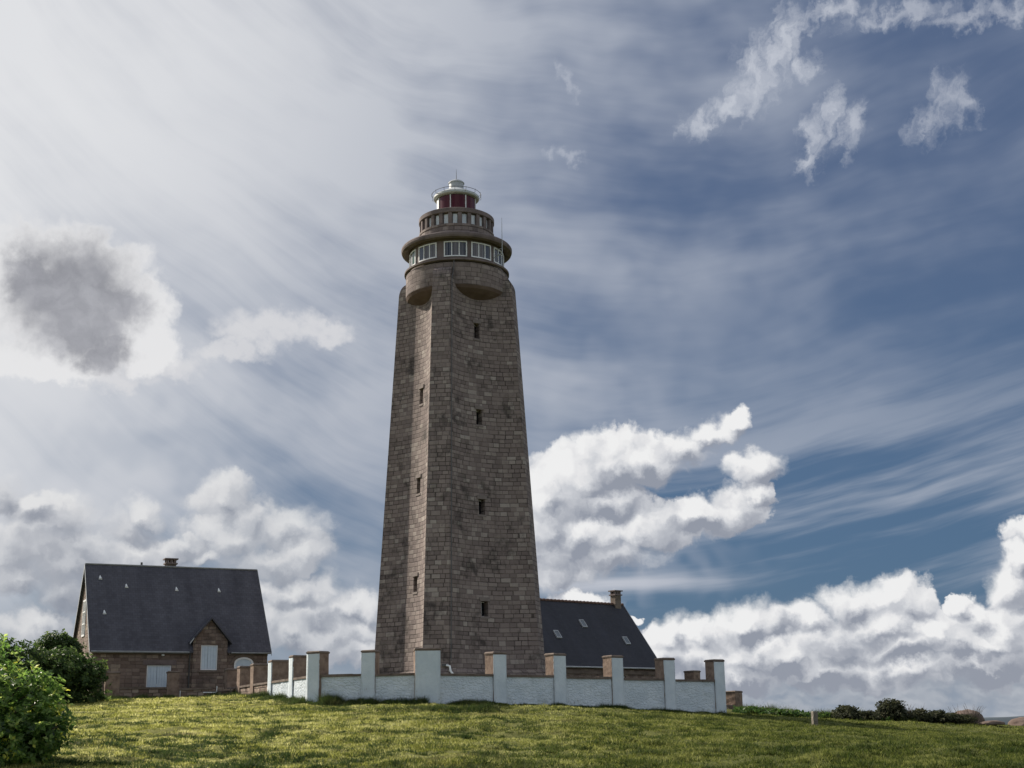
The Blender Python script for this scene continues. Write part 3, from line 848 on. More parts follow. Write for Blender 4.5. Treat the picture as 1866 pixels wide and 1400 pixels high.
    m = MB(); m.tube([(0, 0, 32.45), (0, 0, 32.8), (0, 0, 33.2)], [.022, .018, .008], 6); m.build('lightning_rod', DARK_METAL, rf)
    m = MB()
    N = 56
    for (rr_, zz_) in ((1.42, 31.55),):
        A = [[((rr_ + .016 * math.cos(q)) * math.sin(2 * math.pi * k / N), -(rr_ + .016 * math.cos(q)) * math.cos(2 * math.pi * k / N), zz_ + .016 * math.sin(q)) for k in range(N)] for q in (0, 1.57, 3.14, 4.71, 6.28)]
        m.grid(A, None, wrap=True)
    for k in range(14):
        a = 2 * math.pi * k / 14 + .2
        m.tube([(1.30 * math.sin(a), -1.30 * math.cos(a), 31.36), (1.44 * math.sin(a), -1.44 * math.cos(a), 31.38), (1.44 * math.sin(a), -1.44 * math.cos(a), 31.58)], .012, 5)
    m.build('roof_rail', DARK_METAL, rf)
    # whip antenna on a bracket, and cable down the corner
    a = R(54.5 + 12.5); ax, ay = 3.22 * math.sin(a), -3.22 * math.cos(a); bx, by = 2.70 * math.sin(a), -2.70 * math.cos(a)
    m = MB(); m.tube([(ax, ay, 27.15), (ax, ay, 28.2), (ax, ay, 29.45)], [.030, .022, .010], 6)
    m.tube([(bx, by, 27.30), (ax, ay, 27.30)], .022, 6); m.tube([(bx, by, 27.62), (ax, ay, 27.62)], .018, 6)
    m.tube([(bx * 1.0 - .55, by + .05, 26.98), (ax, ay, 27.30)], .022, 6)
    m.build('antenna', ZINC, T)
    m = MB(); pts = []
    for z in np.linspace(5.0, 25.5, 14): pts.append((halfw(z) + .10, -radius(z) + .012, z))
    pts += [(.62, -2.95, 26.3), (.62, -2.93, 26.7)]
    m.tube(pts, .026, 5); m.build('cable', DARK_METAL, T)
    m = MB(); m.tube([(.62, -4.70, 4.80), (.80, -4.80, 4.75), (.86, -4.84, 4.50), (1.25, -5.14, 4.12), (1.32, -5.25, 3.6)], .055, 8); m.build('downpipe', WHITE_METAL, T)
    m = MB(); m.box(.35, .62, -4.66, -4.50, 4.76, 4.88); m.build('junction_box', DARK_METAL, T)
    up = dict(ledge=.09, cornice=.21, parapet=.13, gallery_wall=.08, post=.10, glazed_panel=.11, gallery_ring=.06, lantern_base=.06, lantern_glass=.10, mullion=.12, white_panel=.10, lantern_roof=.16, antenna=.12)
    for c in T.children:
        c.location.z += up.get(c.name.split('.')[0], 0.0)
    return T


build_lighthouse()
# ---------------------------------------------------------------- houses (local frame: x along the front, -y out of the front, z up from the footing)
GUTTER = noisy_mat('grey zinc', (.16, .17, .18), (.24, .25, .26), 5, .5, .1, 14, .4)
SKYLIGHT_GLASS = plain_mat('skylight glass', (.16, .18, .20), .25, .5)


def roof_pair(m, x0, x1, depth, ze, zr, over_e=.22, over_g=.14, th=.10, notch=None):
    """two slate planes meeting at the ridge, each a thin slab; uv: u along, v up the slope"""
    ym = depth / 2; sl = (zr - ze) / ym
    spans = [(0, x0 - over_g, x1 + over_g, -over_e), (1, x0 - over_g, x1 + over_g, -over_e)]
    if notch:                                                            # the eave is cut back where a dormer front rises through it
        spans = [(0, x0 - over_g, notch[0], -over_e), (0, notch[0], notch[1], .10), (0, notch[1], x1 + over_g, -over_e), spans[1]]
    for sgn, xa, xb, yo in spans:
        ya = yo if sgn == 0 else depth - yo
        za = ze + yo * sl
        a, b, c, d = (xa, ya, za), (xb, ya, za), (xb, ym, zr), (xa, ym, zr)
        ln = math.hypot(ym + over_e, zr - ze + over_e * sl); l0 = (yo + over_e) * math.hypot(1, sl)
        uv = [(a[0], l0), (b[0], l0), (c[0], ln), (d[0], ln)]
        up = [(p[0], p[1], p[2] + th) for p in (a, b, c, d)]
        m.face(up if sgn == 0 else up[::-1], uv if sgn == 0 else uv[::-1])
        lo = [a, b, c, d]; m.face(lo[::-1] if sgn == 0 else lo)
        for i in range(4):
            j = (i + 1) % 4
            if i == 2: continue
            m.face([lo[i], lo[j], up[j], up[i]])
    return sl


def gable_walls(m, x0, x1, depth, ze, zr, holes=()):
    ym = depth / 2
    m.face([(x0, depth, 0), (x0, 0, 0), (x0, 0, ze), (x0, ym, zr - .02), (x0, depth, ze)])
    m.face([(x1, 0, 0), (x1, depth, 0), (x1, depth, ze), (x1, ym, zr - .02), (x1, 0, ze)])
    m.face([(x1, depth, 0), (x0, depth, 0), (x0, depth, ze), (x1, depth, ze)])
    # front wall laid out around its openings
    xs = sorted(set([x0, x1] + [h[0] for h in holes] + [h[1] for h in holes]))
    zs = sorted(set([0, ze] + [h[2] for h in holes] + [h[3] for h in holes]))
    for xa, xb in zip(xs, xs[1:]):
        for za, zb in zip(zs, zs[1:]):
            cx, cz = (xa + xb) / 2, (za + zb) / 2
            if any(h[0] < cx < h[1] and h[2] < cz < h[3] for h in holes): continue
            m.face([(xa, 0, za), (xb, 0, za), (xb, 0, zb), (xa, 0, zb)])
    for (xa, xb, za, zb) in holes:
        q = [(xa, za), (xb, za), (xb, zb), (xa, zb)]
        for i in range(4):
            j = (i + 1) % 4
            m.face([(q[j][0], 0, q[j][1]), (q[i][0], 0, q[i][1]), (q[i][0], .24, q[i][1]), (q[j][0], .24, q[j][1])])


def shutters(parent, x0, x1, z0, z1, y=.08, name='shutter', handle=True):
    mid = x0 + (x1 - x0) * .42
    f = MB()
    for xa, xb, za, zb in ((x0, x1, z0, z0 + .05), (x0, x1, z1 - .05, z1), (x0, x0 + .05, z0 + .05, z1 - .05), (x1 - .05, x1, z0 + .05, z1 - .05)):
        f.box(xa, xb, y - .02, y + .10, za, zb)
    fr = f.build('window', WHITE_PAINT, parent)
    for xa, xb in ((x0 + .055, mid - .006), (mid + .006, x1 - .055)):
        n = max(2, int((xb - xa) / .13)); w = (xb - xa) / n; b = MB()
        for k in range(n): b.box(xa + k * w + .004, xa + (k + 1) * w - .004, y, y + .03, z0 + .055, z1 - .055)
        b.box(xa, xb, y + .031, y + .05, z0 + .055, z1 - .055)
        b.build(name, BLUE_SHUTTER, fr)
    if handle:
        h = MB(); h.box(mid - .02, mid + .02, y - .03, y - .002, z0 + .12, z0 + .22); h.build('handle', WHITE_METAL, fr)
    return fr


def chimney(parent, x, y, z0, z1, wx, wy, cap=True):
    m = MB(); m.box(x - wx / 2, x + wx / 2, y - wy / 2, y + wy / 2, z0, z1); c = m.build('chimney', BRICK_POT, parent)
    k = MB(); k.box(x - wx / 2 - .07, x + wx / 2 + .07, y - wy / 2 - .07, y + wy / 2 + .07, z1 + .002, z1 + .08)
    for sx in (-1, 0, 1):
        for sy in (-1, 1): k.box(x + sx * (wx / 2 - .06) - .06, x + sx * (wx / 2 - .06) + .06, y + sy * (wy / 2 - .06) - .06, y + sy * (wy / 2 - .06) + .06, z1 + .08, z1 + .27)
    k.box(x - wx / 2 - .10, x + wx / 2 + .10, y - wy / 2 - .10, y + wy / 2 + .10, z1 + .27, z1 + .34)
    k.build('cap', CONCRETE, c)
    return c


def build_keepers_house():
    H = empty('stone_house', (-22.30, 72.0, 3.40), 26.2)
    tag(H, 'granite house with steep blue slate roof, gabled dormer and pale blue shutters', 'house')
    L, D, ZE, ZR = 9.45, 6.4, 2.85, 7.42
    m = MB(); gable_walls(m, 0, L, D, ZE, ZR, [(2.88, 4.20, .66, 1.90)]); m.build('wall', HOUSE_STONE, H)
    m = MB(); sl = roof_pair(m, 0, L, D, ZE, ZR, notch=(5.28, 7.16)); rf = m.build('roof', SLATE_A, H)
    m = MB(); m.tube([(-.14, D / 2, ZR + .11), (L + .14, D / 2, ZR + .11)], .055, 8); m.build('ridge', GUTTER, rf)
    for x in (-.155, L + .155):                                           # pale verge boards on both gables
        m = MB(); s = 1 if x > 0 else -1
        for ya, yb in ((-.24, D / 2), (D + .24, D / 2)):
            za = ZE - .24 * sl
            q = [(x, ya, za - .10), (x, yb, ZR - .10), (x, yb, ZR + .13), (x, ya, za + .13)]
            m.poly_prism(q, (s * .015, 0, 0))
        m.build('verge_board', ZINC, rf)
    zg = ZE - .22 * sl
    m = MB(); m.tube([(-.1, -.27, zg + .02), (5.05, -.27, zg + .02)], .065, 8); m.tube([(7.35, -.27, zg + .02), (L + .1, -.27, zg + .02)], .045, 8); m.build('gutter', GUTTER, H)
    m = MB(); m.box(0, 5.1, -.07, -.003, ZE - .42, ZE - .26); m.box(7.25, L, -.07, -.003, ZE - .42, ZE - .26); m.build('cornice', COPING, H)
    m = MB(); m.tube([(5.12, -.26, zg), (5.12, -.10, zg - .25), (5.12, -.08, .1)], .045, 8); m.build('downpipe', DARK_METAL, H)
    # ground-floor shuttered window
    shutters(H, 2.90, 4.18, .68, 1.88)
    m = MB(); m.box(2.75, 4.33, -.06, .10, .56, .655); m.build('sill', COPING, H)
    m = MB(); m.box(2.66, 4.42, -.035, .20, 1.905, 2.16); m.build('lintel', CONCRETE, H)
    # arched door
    dm = MB(); xa, xb, zt = 7.58, 8.66, 2.02
    pts = [(xa, -.02, 0.0), (xb, -.02, 0.0)] + [((xa + xb) / 2 + .54 * math.cos(math.pi * k / 10), -.02, zt + .34 * math.sin(math.pi * k / 10) - .02) for k in range(11)]
    dm.poly_prism(pts, (0, .05, 0)); dr = dm.build('door', BLUE_SHUTTER, H)
    fr = MB()
    for k in range(10):
        a, b = math.pi * k / 10, math.pi * (k + 1) / 10; c = (xa + xb) / 2
        q = [(c + .55 * math.cos(a), -.08, zt - .02 + .35 * math.sin(a)), (c + .55 * math.cos(b), -.08, zt - .02 + .35 * math.sin(b)), (c + .72 * math.cos(b), -.08, zt - .02 + .50 * math.sin(b)), (c + .72 * math.cos(a), -.08, zt - .02 + .50 * math.sin(a))]
        fr.poly_prism(q, (0, .078, 0))
    fr.build('arch', COPING, dr)
    # the half-moon light above the door, pale frame
    f2 = MB()
    for k in range(10):
        a, b = math.pi * k / 10, math.pi * (k + 1) / 10; c = (xa + xb) / 2
        q = [(c + .43 * math.cos(a), -.06, zt - .02 + .24 * math.sin(a)), (c + .43 * math.cos(b), -.06, zt - .02 + .24 * math.sin(b)), (c + .545 * math.cos(b), -.06, zt - .02 + .345 * math.sin(b)), (c + .545 * math.cos(a), -.06, zt - .02 + .345 * math.sin(a))]
        f2.poly_prism(q, (0, .038, 0))
    f2.box(xa, xa + .08, -.06, -.022, 0, zt - .02); f2.box(xb - .08, xb, -.06, -.022, 0, zt - .02)
    f2.build('frame', WHITE_PAINT, dr)
    # dormer rising from the front wall
    x0, x1, xm, za, ze2 = 5.28, 7.16, 6.20, 0.0, 3.22
    top = ze2 + 1.12
    m = MB()
    hx0, hx1, hz0, hz1 = 5.72, 6.64, 1.62, 2.98
    for (a, b, c, d) in ((x0, hx0, 0, ze2), (hx1, x1, 0, ze2), (hx0, hx1, 0, hz0), (hx0, hx1, hz1, ze2)):
        m.face([(a, -.10, c), (b, -.10, c), (b, -.10, d), (a, -.10, d)])
    q = [(hx0, hz0), (hx1, hz0), (hx1, hz1), (hx0, hz1)]
    for i in range(4):
        j = (i + 1) % 4; m.face([(q[j][0], -.10, q[j][1]), (q[i][0], -.10, q[i][1]), (q[i][0], .12, q[i][1]), (q[j][0], .12, q[j][1])])
    m.face([(x0, -.10, ze2), (x1, -.10, ze2), (xm, -.10, top)])
    m.face([(x0, 1.4, 0), (x0, -.10, 0), (x0, -.10, ze2), (x0, 1.4, ze2)]); m.face([(x1, -.10, 0), (x1, 1.4, 0), (x1, 1.4, ze2), (x1, -.10, ze2)])
    dw = m.build('dormer', HOUSE_STONE, H)
    m = MB(); dsl = (top - ze2) / (x1 - xm)
    for s in (-1, 1):
        xe = xm + s * (x1 - xm + .20); zl = ze2 - .20 * dsl
        y0, y1 = -.36, 2.3
        lo = [(xe, y0, zl + .03), (xm, y0, top + .03), (xm, y1, top + .03), (xe, y1, zl + .03)]
        upv = [(p[0], p[1], p[2] + .12) for p in lo]
        ln = math.hypot(xe - xm, top - zl)
        uv = [(y0, 0), (y0, ln), (y1, ln), (y1, 0)]
        m.face(upv if s < 0 else upv[::-1], uv if s < 0 else uv[::-1]); m.face(lo[::-1] if s < 0 else lo)
        for i in (0, 2, 3):
            j = (i + 1) % 4; m.face([lo[i], lo[j], upv[j], upv[i]])
    m.build('dormer_roof', SLATE_A, dw)
    m = MB(); m.poly_prism([(x0 - .24, -.375, ze2 - .24), (x0 - .02, -.375, ze2 + .06), (x0 - .02, -.375, ze2 + .14), (x0 - .24, -.375, ze2 - .14)], (0, .012, 0)); m.build('flashing', ZINC, dw)
    shutters(dw, hx0 + .01, hx1 - .01, hz0 + .02, hz1 - .02, -.04, handle=False)
    m = MB(); m.box(hx0 - .12, hx1 + .12, -.17, .0, hz0 - .11, hz0 - .005); m.build('sill', COPING, dw)
    # gable window (white, seen edge-on), painted reveals
    g = MB(); yw, zw0, zw1 = 3.2, 3.55, 5.55
    for ya, yb, za, zb in ((yw - .45, yw - .36, zw0, zw1), (yw + .36, yw + .45, zw0, zw1), (yw - .36, yw + .36, zw0, zw0 + .10), (yw - .36, yw + .36, zw1 - .10, zw1), (yw - .05, yw + .05, zw0 + .10, zw1 - .10), (yw - .36, yw - .05, 4.2, 4.26), (yw + .05, yw + .36, 4.2, 4.26), (yw - .36, yw - .05, 4.85, 4.91), (yw + .05, yw + .36, 4.85, 4.91)):
        g.box(-.05, -.004, ya, yb, za, zb)
    gw = g.build('window', WHITE_PAINT, H)
    g = MB(); g.box(-.02, -.006, yw - .36, yw + .36, zw0 + .10, zw1 - .10); g.build('pane', GLASS_DARK, gw)
    chimney(H, 4.62, D / 2 + .35, ZR - .8, ZR + .28, .56, .46)
    m = MB(); m.tube([(2.95, D / 2 + .1, ZR - .1), (2.95, D / 2 + .1, ZR + .32)], .06, 8); m.build('flue', DARK_METAL, H)
    # little lead roof vents
    for px, fr_ in ((.62, .80), (2.00, .70), (4.75, .68), (7.15, .68), (.72, .36)):
        y = (D / 2) * fr_; z = ZE + sl * y + .10
        m = MB(); P_ = []
        for k in range(5):
            t = k / 4; P_.append([(px + .10 * math.cos(math.pi * q / 6) * (1 - t * .75), y - .04 + t * .20, z + .02 + t * .20 * sl * .8 + .08 * math.sin(math.pi * q / 6) * (1 - t * .8)) for q in range(7)])
        m.grid(P_, None); m.face([(p[0], p[1] + .02, p[2]) for p in P_[0]])
        m.build('roof_vent', WHITE_METAL, rf)
    m = MB(); m.lathe([(.0, -.04), (.07, -.03), (.09, 0), (.07, .05), (.0, .07)], 12); lo = m.build('wall_lamp', WHITE_PAINT, H); lo.location = (3.68, -.12, 2.40)
    for q in ((2.58, 2.84, 2.20, 2.44), (3.60, 4.15, 2.17, 2.33)):
        m = MB(); m.box(q[0], q[1], -.012, -.002, q[2], q[3]); m.build('repair_patch', COPING, H)


def build_second_house():
    H = empty('slate_roofed_house', (8.87 - 12.0 * math.cos(R(40)), 86 - 12.0 * math.sin(R(40)), 3.0), 40.0)
    tag(H, 'low house with dark slate roof and three skylights behind the lighthouse', 'house')
    L, D, ZE, ZR = 12.0, 6.2, 2.42, 6.28
    m = MB(); gable_walls(m, 0, L, D, ZE, ZR, [(8.2, 9.1, .7, 1.7)]); m.build('wall', HOUSE_STONE, H)
    m = MB(); sl = roof_pair(m, 0, L, D, ZE, ZR); rf = m.build('roof', SLATE_B, H)
    m = MB()
    for k in range(40): m.tube([(-.14 + k * .307, D / 2, ZR + .09), (-.14 + k * .307 + .30, D / 2, ZR + .13)], .085, 7)
    m.build('ridge', noisy_mat('ridge tile', (.10, .06, .05), (.16, .10, .08), 3, .9), rf)
    zg = ZE - .22 * sl
    m = MB(); m.tube([(-.1, -.28, zg + .03), (L + .1, -.28, zg + .03)], .05, 8); m.build('gutter', ZINC, H)
    m = MB(); x = L + .155
    for ya, yb in ((-.24, D / 2), (D + .24, D / 2)):
        za = ZE - .24 * sl; m.poly_prism([(x, ya, za - .08), (x, yb, ZR - .08), (x, yb, ZR + .13), (x, ya, za + .13)], (.03, 0, 0))
    m.build('verge_board', ZINC, rf)
    for fx, fy in ((4.75, .42), (7.45, .62), (10.35, .36)):
        y = (D / 2) * fy; z = ZE + sl * y + .11
        Mx = Matrix.Translation((fx, y, z)) @ Matrix.Rotation(math.atan(sl), 4, 'X')
        m = MB(); w, h = .20, .30
        for a, b, c, d in ((-w, w, -h, -h + .06), (-w, w, h - .06, h), (-w, -w + .05, -h + .06, h - .06), (w - .05, w, -h + .06, h - .06)): m.box(a, b, c, d, -.02, .07, Mx)
        s = m.build('skylight', ZINC, rf)
        m = MB(); m.box(-w + .05, w - .05, -h + .06, h - .06, -.02, .05, Mx); m.build('pane', SKYLIGHT_GLASS, s)
    chimney(H, L - .50, D / 2, ZR - 1.2, ZR + .66, .52, .44)
    m = MB(); m.box(8.0, 9.3, -.06, .05, .6, .69); m.build('sill', COPING, H)
    w_ = MB(); w_.box(8.2, 9.1, .16, .2, .7, 1.7); wo = w_.build('window', GLASS_DARK, H)
    f = MB()
    for a, b, c, d in ((8.2, 9.1, .7, .76), (8.2, 9.1, 1.64, 1.7), (8.2, 8.26, .76, 1.64), (9.04, 9.1, .76, 1.64), (8.62, 8.68, .76, 1.64)): f.box(a, b, .10, .155, c, d)
    f.build('frame', WHITE_PAINT, wo)
    m = MB(); m.box(0, L, -.08, -.003, ZE - .62, ZE - .42); m.build('string_course', COPING, H)


build_keepers_house(); build_second_house()
# ---------------------------------------------------------------- boundary walls: panels between tall square pillars
def frame2(p, q):
    d = Vector((q[0] - p[0], q[1] - p[1])); ln = d.length
    return Matrix.Translation((p[0], p[1], 0)) @ Matrix.Rotation(math.atan2(d.y, d.x), 4, 'Z'), ln


def wobble_panel(m, M, x0, x1, y, z0, z1, dep, seed, amp=.018):
    """outer face of a rubble panel, gently uneven"""
    nx, nz = max(4, int((x1 - x0) / .09)), max(4, int((z1 - z0) / .09))
    P, U = [], []
    for i in range(nz + 1):
        z = z0 + (z1 - z0) * i / nz; row = []; ur = []
        for j in range(nx + 1):
            x = x0 + (x1 - x0) * j / nx
            e = min(j, nx - j, i, nz - i) / 2.0
            dy = float(fbm(np.array([x * 2.6 + seed * 7.3]), np.array([z * 3.1]), 3, seed)[0]) * amp * 2 * min(1, e)
            row.append(M @ Vector((x, y + dy, z))); ur.append((x, z - z0))
        P.append(row); U.append(ur)
    m.grid(P, U)
    m.box(x0, x1, y + .06, y + dep, z0, z1, M)


def pillar(root, M, w, d, z0, z1, front_mat, side_mat, cap_mat, seed, yoff=-.05, zpaint=None):
    """square pillar: rough bare sides, painted outer face a skin of its own, low cap"""
    rnd = random.Random(seed)
    m = MB()
    lv = [z0 + (z1 - z0) * k / 7 for k in range(8)]
    P, U = [], []
    for k, z in enumerate(lv):
        j = lambda s=.012: rnd.uniform(-s, s)
        row = [(-w / 2 + j(), yoff + j(.006)), (w / 2 + j(), yoff + j(.006)), (w / 2 + j(), yoff + d + j()), (-w / 2 + j(), yoff + d + j())]
        P.append([M @ Vector((x, y, z)) for x, y in row]); U.append([(0, z), (w, z), (w + d, z), (2 * w + d, z), (2 * w + 2 * d, z)])
    m.grid(P, U, wrap=True, smooth=False); m.face(P[-1])
    p = m.build('pillar', side_mat, root)
    if front_mat is not None:
        f = MB(); zz = [z0 + (z1 - .02 - z0) * k / 24 for k in range(25)]; P, U = [], []
        for z in zz:
            r = [Vector((-w / 2 - .004 + rnd.uniform(-.004, .004), yoff + .02, z))]
            for x in np.linspace(-w / 2 - .006, w / 2 + .006, 7): r.append(Vector((x, yoff - .012 + float(fbm(np.array([x * 4 + seed]), np.array([z * 3.3]), 2, seed)[0]) * .012, z)))
            r.append(Vector((w / 2 + .004 + rnd.uniform(-.004, .004), yoff + .02, z)))
            P.append([M @ q for q in r]); U.append([(q.x, q.z - z0) for q in r])
        f.grid(P, U); f.face(P[-1]); f.build('painted_face', PAINT_SMOOTH, p)
    c = MB(); e = .025
    pr = [(e, 0), (e + .01, .05), (-.02, .10)]
    rows = []
    for ex, dz in pr: rows.append([M @ Vector((sx * (w / 2 + ex), yoff + (d / 2) + sy * (d / 2 + ex), z1 + dz + rnd.uniform(-.008, .008))) for sx, sy in ((-1, -1), (1, -1), (1, 1), (-1, 1))])
    c.grid(rows, None, wrap=True, smooth=False); c.face(rows[-1]); c.face(rows[0][::-1]); c.build('cap', cap_mat, p)
    return p


ZC, ZP = 3.89, 4.86          # coping and pillar-top levels of the enclosure
A0, A2 = (-8.42, 57.04), (-3.62, 56.02)
B5 = (9.69, 66.05)
L5 = (-15.25, 72.17)
lerp2 = lambda a, b, t: (a[0] + (b[0] - a[0]) * t, a[1] + (b[1] - a[1]) * t)


def wall_run(root, pts, face_mat, widths, d, seed0, ang=None, front=True, bare_cap=COPING, skip_pillars=(), zc=ZC, zp=ZP):
    n = len(pts); zc_ = zc
    for i in range(n - 1):
        zc = zc_[i] if isinstance(zc_, list) else zc_
        M, ln = frame2(pts[i], pts[i + 1])
        w0, w1 = widths[i] / 2 - .03, widths[i + 1] / 2 - .03
        zb = min(gz(*pts[i]), gz(*pts[i + 1])) - .35
        m = MB(); wobble_panel(m, M, w0, ln - w1, 0.0, zb, zc - .002, .36, seed0 + i)
        pn = m.build('wall_panel', face_mat, root)
        c = MB(); k = 0; x = w0
        rnd = random.Random(seed0 + i)
        while x < ln - w1 - .02:
            x2 = min(ln - w1, x + rnd.uniform(.55, .95)); h = rnd.uniform(.085, .105)
            if ln - w1 - x2 < .3: x2 = ln - w1
            c.box(x + .004, x2 - .004, -.05 + rnd.uniform(-.012, .012), .42, zc, zc + h, M); x = x2
        c.build('coping', bare_cap, pn)
    for i in range(n):
        if i in skip_pillars: continue
        if i == 0: M, _ = frame2(pts[0], pts[1])
        elif i == n - 1:
            M, ln = frame2(pts[n - 2], pts[n - 1]); M = M @ Matrix.Translation((ln, 0, 0))
        else:
            M, _ = frame2(pts[i], pts[i + 1])
        if ang and i in ang: M = Matrix.Translation((pts[i][0], pts[i][1], 0)) @ Matrix.Rotation(R(ang[i]), 4, 'Z')
        pillar(root, M, widths[i], d, gz(*pts[i]) - .4, (zp[i] if isinstance(zp, list) else zp) + random.Random(seed0 * 3 + i).uniform(-.02, .02), face_mat if front else None, RUBBLE_SIDE, bare_cap, seed0 * 11 + i)


def build_walls():
    W = empty('white_wall', (0, 0, 0))
    tag(W, 'low whitewashed boundary wall with tall square pillars below the lighthouse', 'wall')
    Bp = [A2] + [lerp2(A2, B5, t) for t in (.217, .412, .612, .804, 1.0)]
    wall_run(W, [A0, lerp2(A0, A2, .486)] + Bp, PAINT, [.66, .58, 1.02, .66, .66, .66, .66, .66], .62, 40, ang={0: -32.0, 2: 10.0, 7: 37.0}, zc=[3.89, 3.87, 3.85, 3.83, 3.79, 3.75, 3.72], zp=[4.86, 4.86, 4.86, 4.79, 4.76, 4.73, 4.69, 4.69])
    # painted return running back to the left
    L = [lerp2(A0, L5, t) for t in (.0, .2035, .427)]
    wall_run(W, L[::-1], PAINT, [.62, .62, .5], .95, 60, ang={0: -65.7, 1: -65.7}, skip_pillars=(2,))
    # bare stone continuation
    S_ = empty('bare_stone_wall', (L[2][0], L[2][1], 0)); tag(S_, 'unpainted stone wall with three pillars carrying on from the white wall to the left house', 'wall')
    S_.location = (0, 0, 0)
    L2 = [L[2], lerp2(A0, L5, .640), lerp2(A0, L5, .812), lerp2(A0, L5, .985)]
    rev = L2[::-1]
    wall_run(S_, rev, WALL_STONE, [.62, .62, .62, .62], .95, 80, ang={0: -65.7, 1: -65.7, 2: -65.7}, front=False, skip_pillars=(3,))
    # end return at the right, running back out of sight, and the far side of the enclosure
    Rr = empty('rear_wall', (0, 0, 0)); tag(Rr, 'far bare stone side of the enclosure whose pillar shows above the white wall near its right end', 'wall')
    e1 = (10.55, 84.2); e0 = (9.30, 81.0)
    wall_run(Rr, [(3.4, 91.0), e1, (9.9, 80.6)][:2], WALL_STONE, [.7, .7], .7, 120, front=False)
    Q = empty('low_stone_wall', (0, 0, 0)); tag(Q, 'short brown stone wall and pillar just beyond the right end of the white wall', 'wall')
    wall_run(Q, [(11.25, 77.5), (12.62, 79.0)], WALL_STONE, [.5, .72], .72, 130, front=False, skip_pillars=(0,), zc=2.72, zp=3.50)
    # garden wall in front of the left house
    Gd = empty('garden_wall', (0, 0, 0)); tag(Gd, 'brown stone garden wall with two pillars under the shuttered window of the left house', 'wall')
    wall_run(Gd, [(-20.72, 70.6), (-17.85, 71.6)], WALL_STONE, [.72, .60], .6, 140, front=False, zc=3.98, zp=4.78)
    Bx = empty('courtyard_wall', (0, 0, 0)); tag(Bx, 'dark low wall with a step in its top, between the garden wall and the pillared bare stone wall', 'wall')
    M, ln = frame2((-17.15, 70.4), (-14.35, 69.6))
    m = MB(); wobble_panel(m, M, 0, ln, 0, 2.9, 3.86, .5, 150); b = m.build('wall_panel', WALL_STONE, Bx)
    m = MB(); m.box(-.06, ln * .62, -.06, .55, 3.862, 3.955, M); m.box(ln * .62 + .01, ln, -.06, .55, 3.75, 3.80, M); m.build('coping', COPING, b)
    m = MB(); m.tube([M @ Vector((ln * .46, -.09, 3.72)), M @ Vector((ln * .70, -.09, 3.70)), M @ Vector((ln * .72, -.09, 3.76)), M @ Vector((ln * .72, -.09, 4.02))], .03, 6); m.build('pipe', WHITE_METAL, Bx)
    m = MB(); m.tube([M @ Vector((.02, -.08, 3.1)), M @ Vector((.02, -.08, 3.84))], .022, 6); m.build('conduit', WHITE_METAL, Bx)
    # rough block wall under the shrubs, far left
    K = empty('block_wall', (0, 0, 0)); tag(K, 'low grey block wall end half hidden under the dark shrubs at far left', 'wall')
    M, ln = frame2((-25.2, 67.0), (-21.35, 67.3))
    m = MB(); wobble_panel(m, M, 0, ln, 0, 2.9, 4.0, .4, 160); m.build('wall_panel', CONCRETE, K)


build_walls()
# ---------------------------------------------------------------- plants
def leaf_cloud(lumps, n, size, seed, droop=.25, rosette=5, shell=.62, jit=.35):
    """leaves in small rosettes scattered through overlapping ellipsoids; four-cornered, folded leaves"""
    rg = np.random.default_rng(seed)
    L = np.array(lumps, float); vol = (L[:, 3] * L[:, 4] * L[:, 5]) ** .75
    k = rg.choice(len(L), n, p=vol / vol.sum())
    d = rg.normal(size=(n, 3)); d /= np.linalg.norm(d, axis=1)[:, None]
    r = shell + (1 - shell) * rg.random(n) ** .6
    r = np.where(rg.random(n) < .22, rg.random(n), r)
    # ragged surface: push twigs in and out
    bump_ = 1 + jit * (vnoise(d[:, 0] * 3.1 + k * 5, d[:, 1] * 3.1 + d[:, 2] * 4.3, seed) * 1.3) + .10 * rg.normal(size=n)
    c = L[k, :3] + d * L[k, 3:6] * (r * bump_)[:, None]
    axis = d * .75 + np.array([0, 0, .75]) + rg.normal(size=(n, 3)) * .45
    axis /= np.linalg.norm(axis, axis=1)[:, None]
    tone_t = np.clip(.35 + .30 * vnoise(c[:, 0] * 1.6, c[:, 2] * 1.6 + c[:, 1], seed + 2) + .22 * rg.normal(size=n) + .25 * (r > .9), 0, 1)
    ref = np.where(np.abs(axis[:, 2:3]) > .9, np.array([[1.0, 0, 0]]), np.array([[0, 0, 1.0]]))
    u = np.cross(axis, ref); u /= np.linalg.norm(u, axis=1)[:, None]; w = np.cross(axis, u)
    V, T_ = [], []
    for q in range(rosette):
        a = 2 * math.pi * q / rosette + rg.random(n) * 1.2
        out = u * np.cos(a)[:, None] + w * np.sin(a)[:, None]
        lift = .25 + .7 * rg.random(n)[:, None]
        ax = out * (1 - .35 * lift) + axis * lift; ax /= np.linalg.norm(ax, axis=1)[:, None]
        side = np.cross(ax, axis); side /= (np.linalg.norm(side, axis=1)[:, None] + 1e-9)
        s = size * (.65 + .7 * rg.random(n))[:, None]
        nrm = np.cross(side, ax)
        b = c + out * size * .12
        p0 = b; p1 = b + ax * s * .55 + side * s * .30 + nrm * s * .05; p2 = b + ax * s - nrm * s * droop; p3 = b + ax * s * .55 - side * s * .30 + nrm * s * .05
        V.append(np.stack([p0, p1, p2, p3], 1)); T_.append(np.clip(tone_t + .12 * rg.normal(size=n), 0, 1))
    return np.concatenate(V).reshape(-1, 3), np.concatenate(T_)


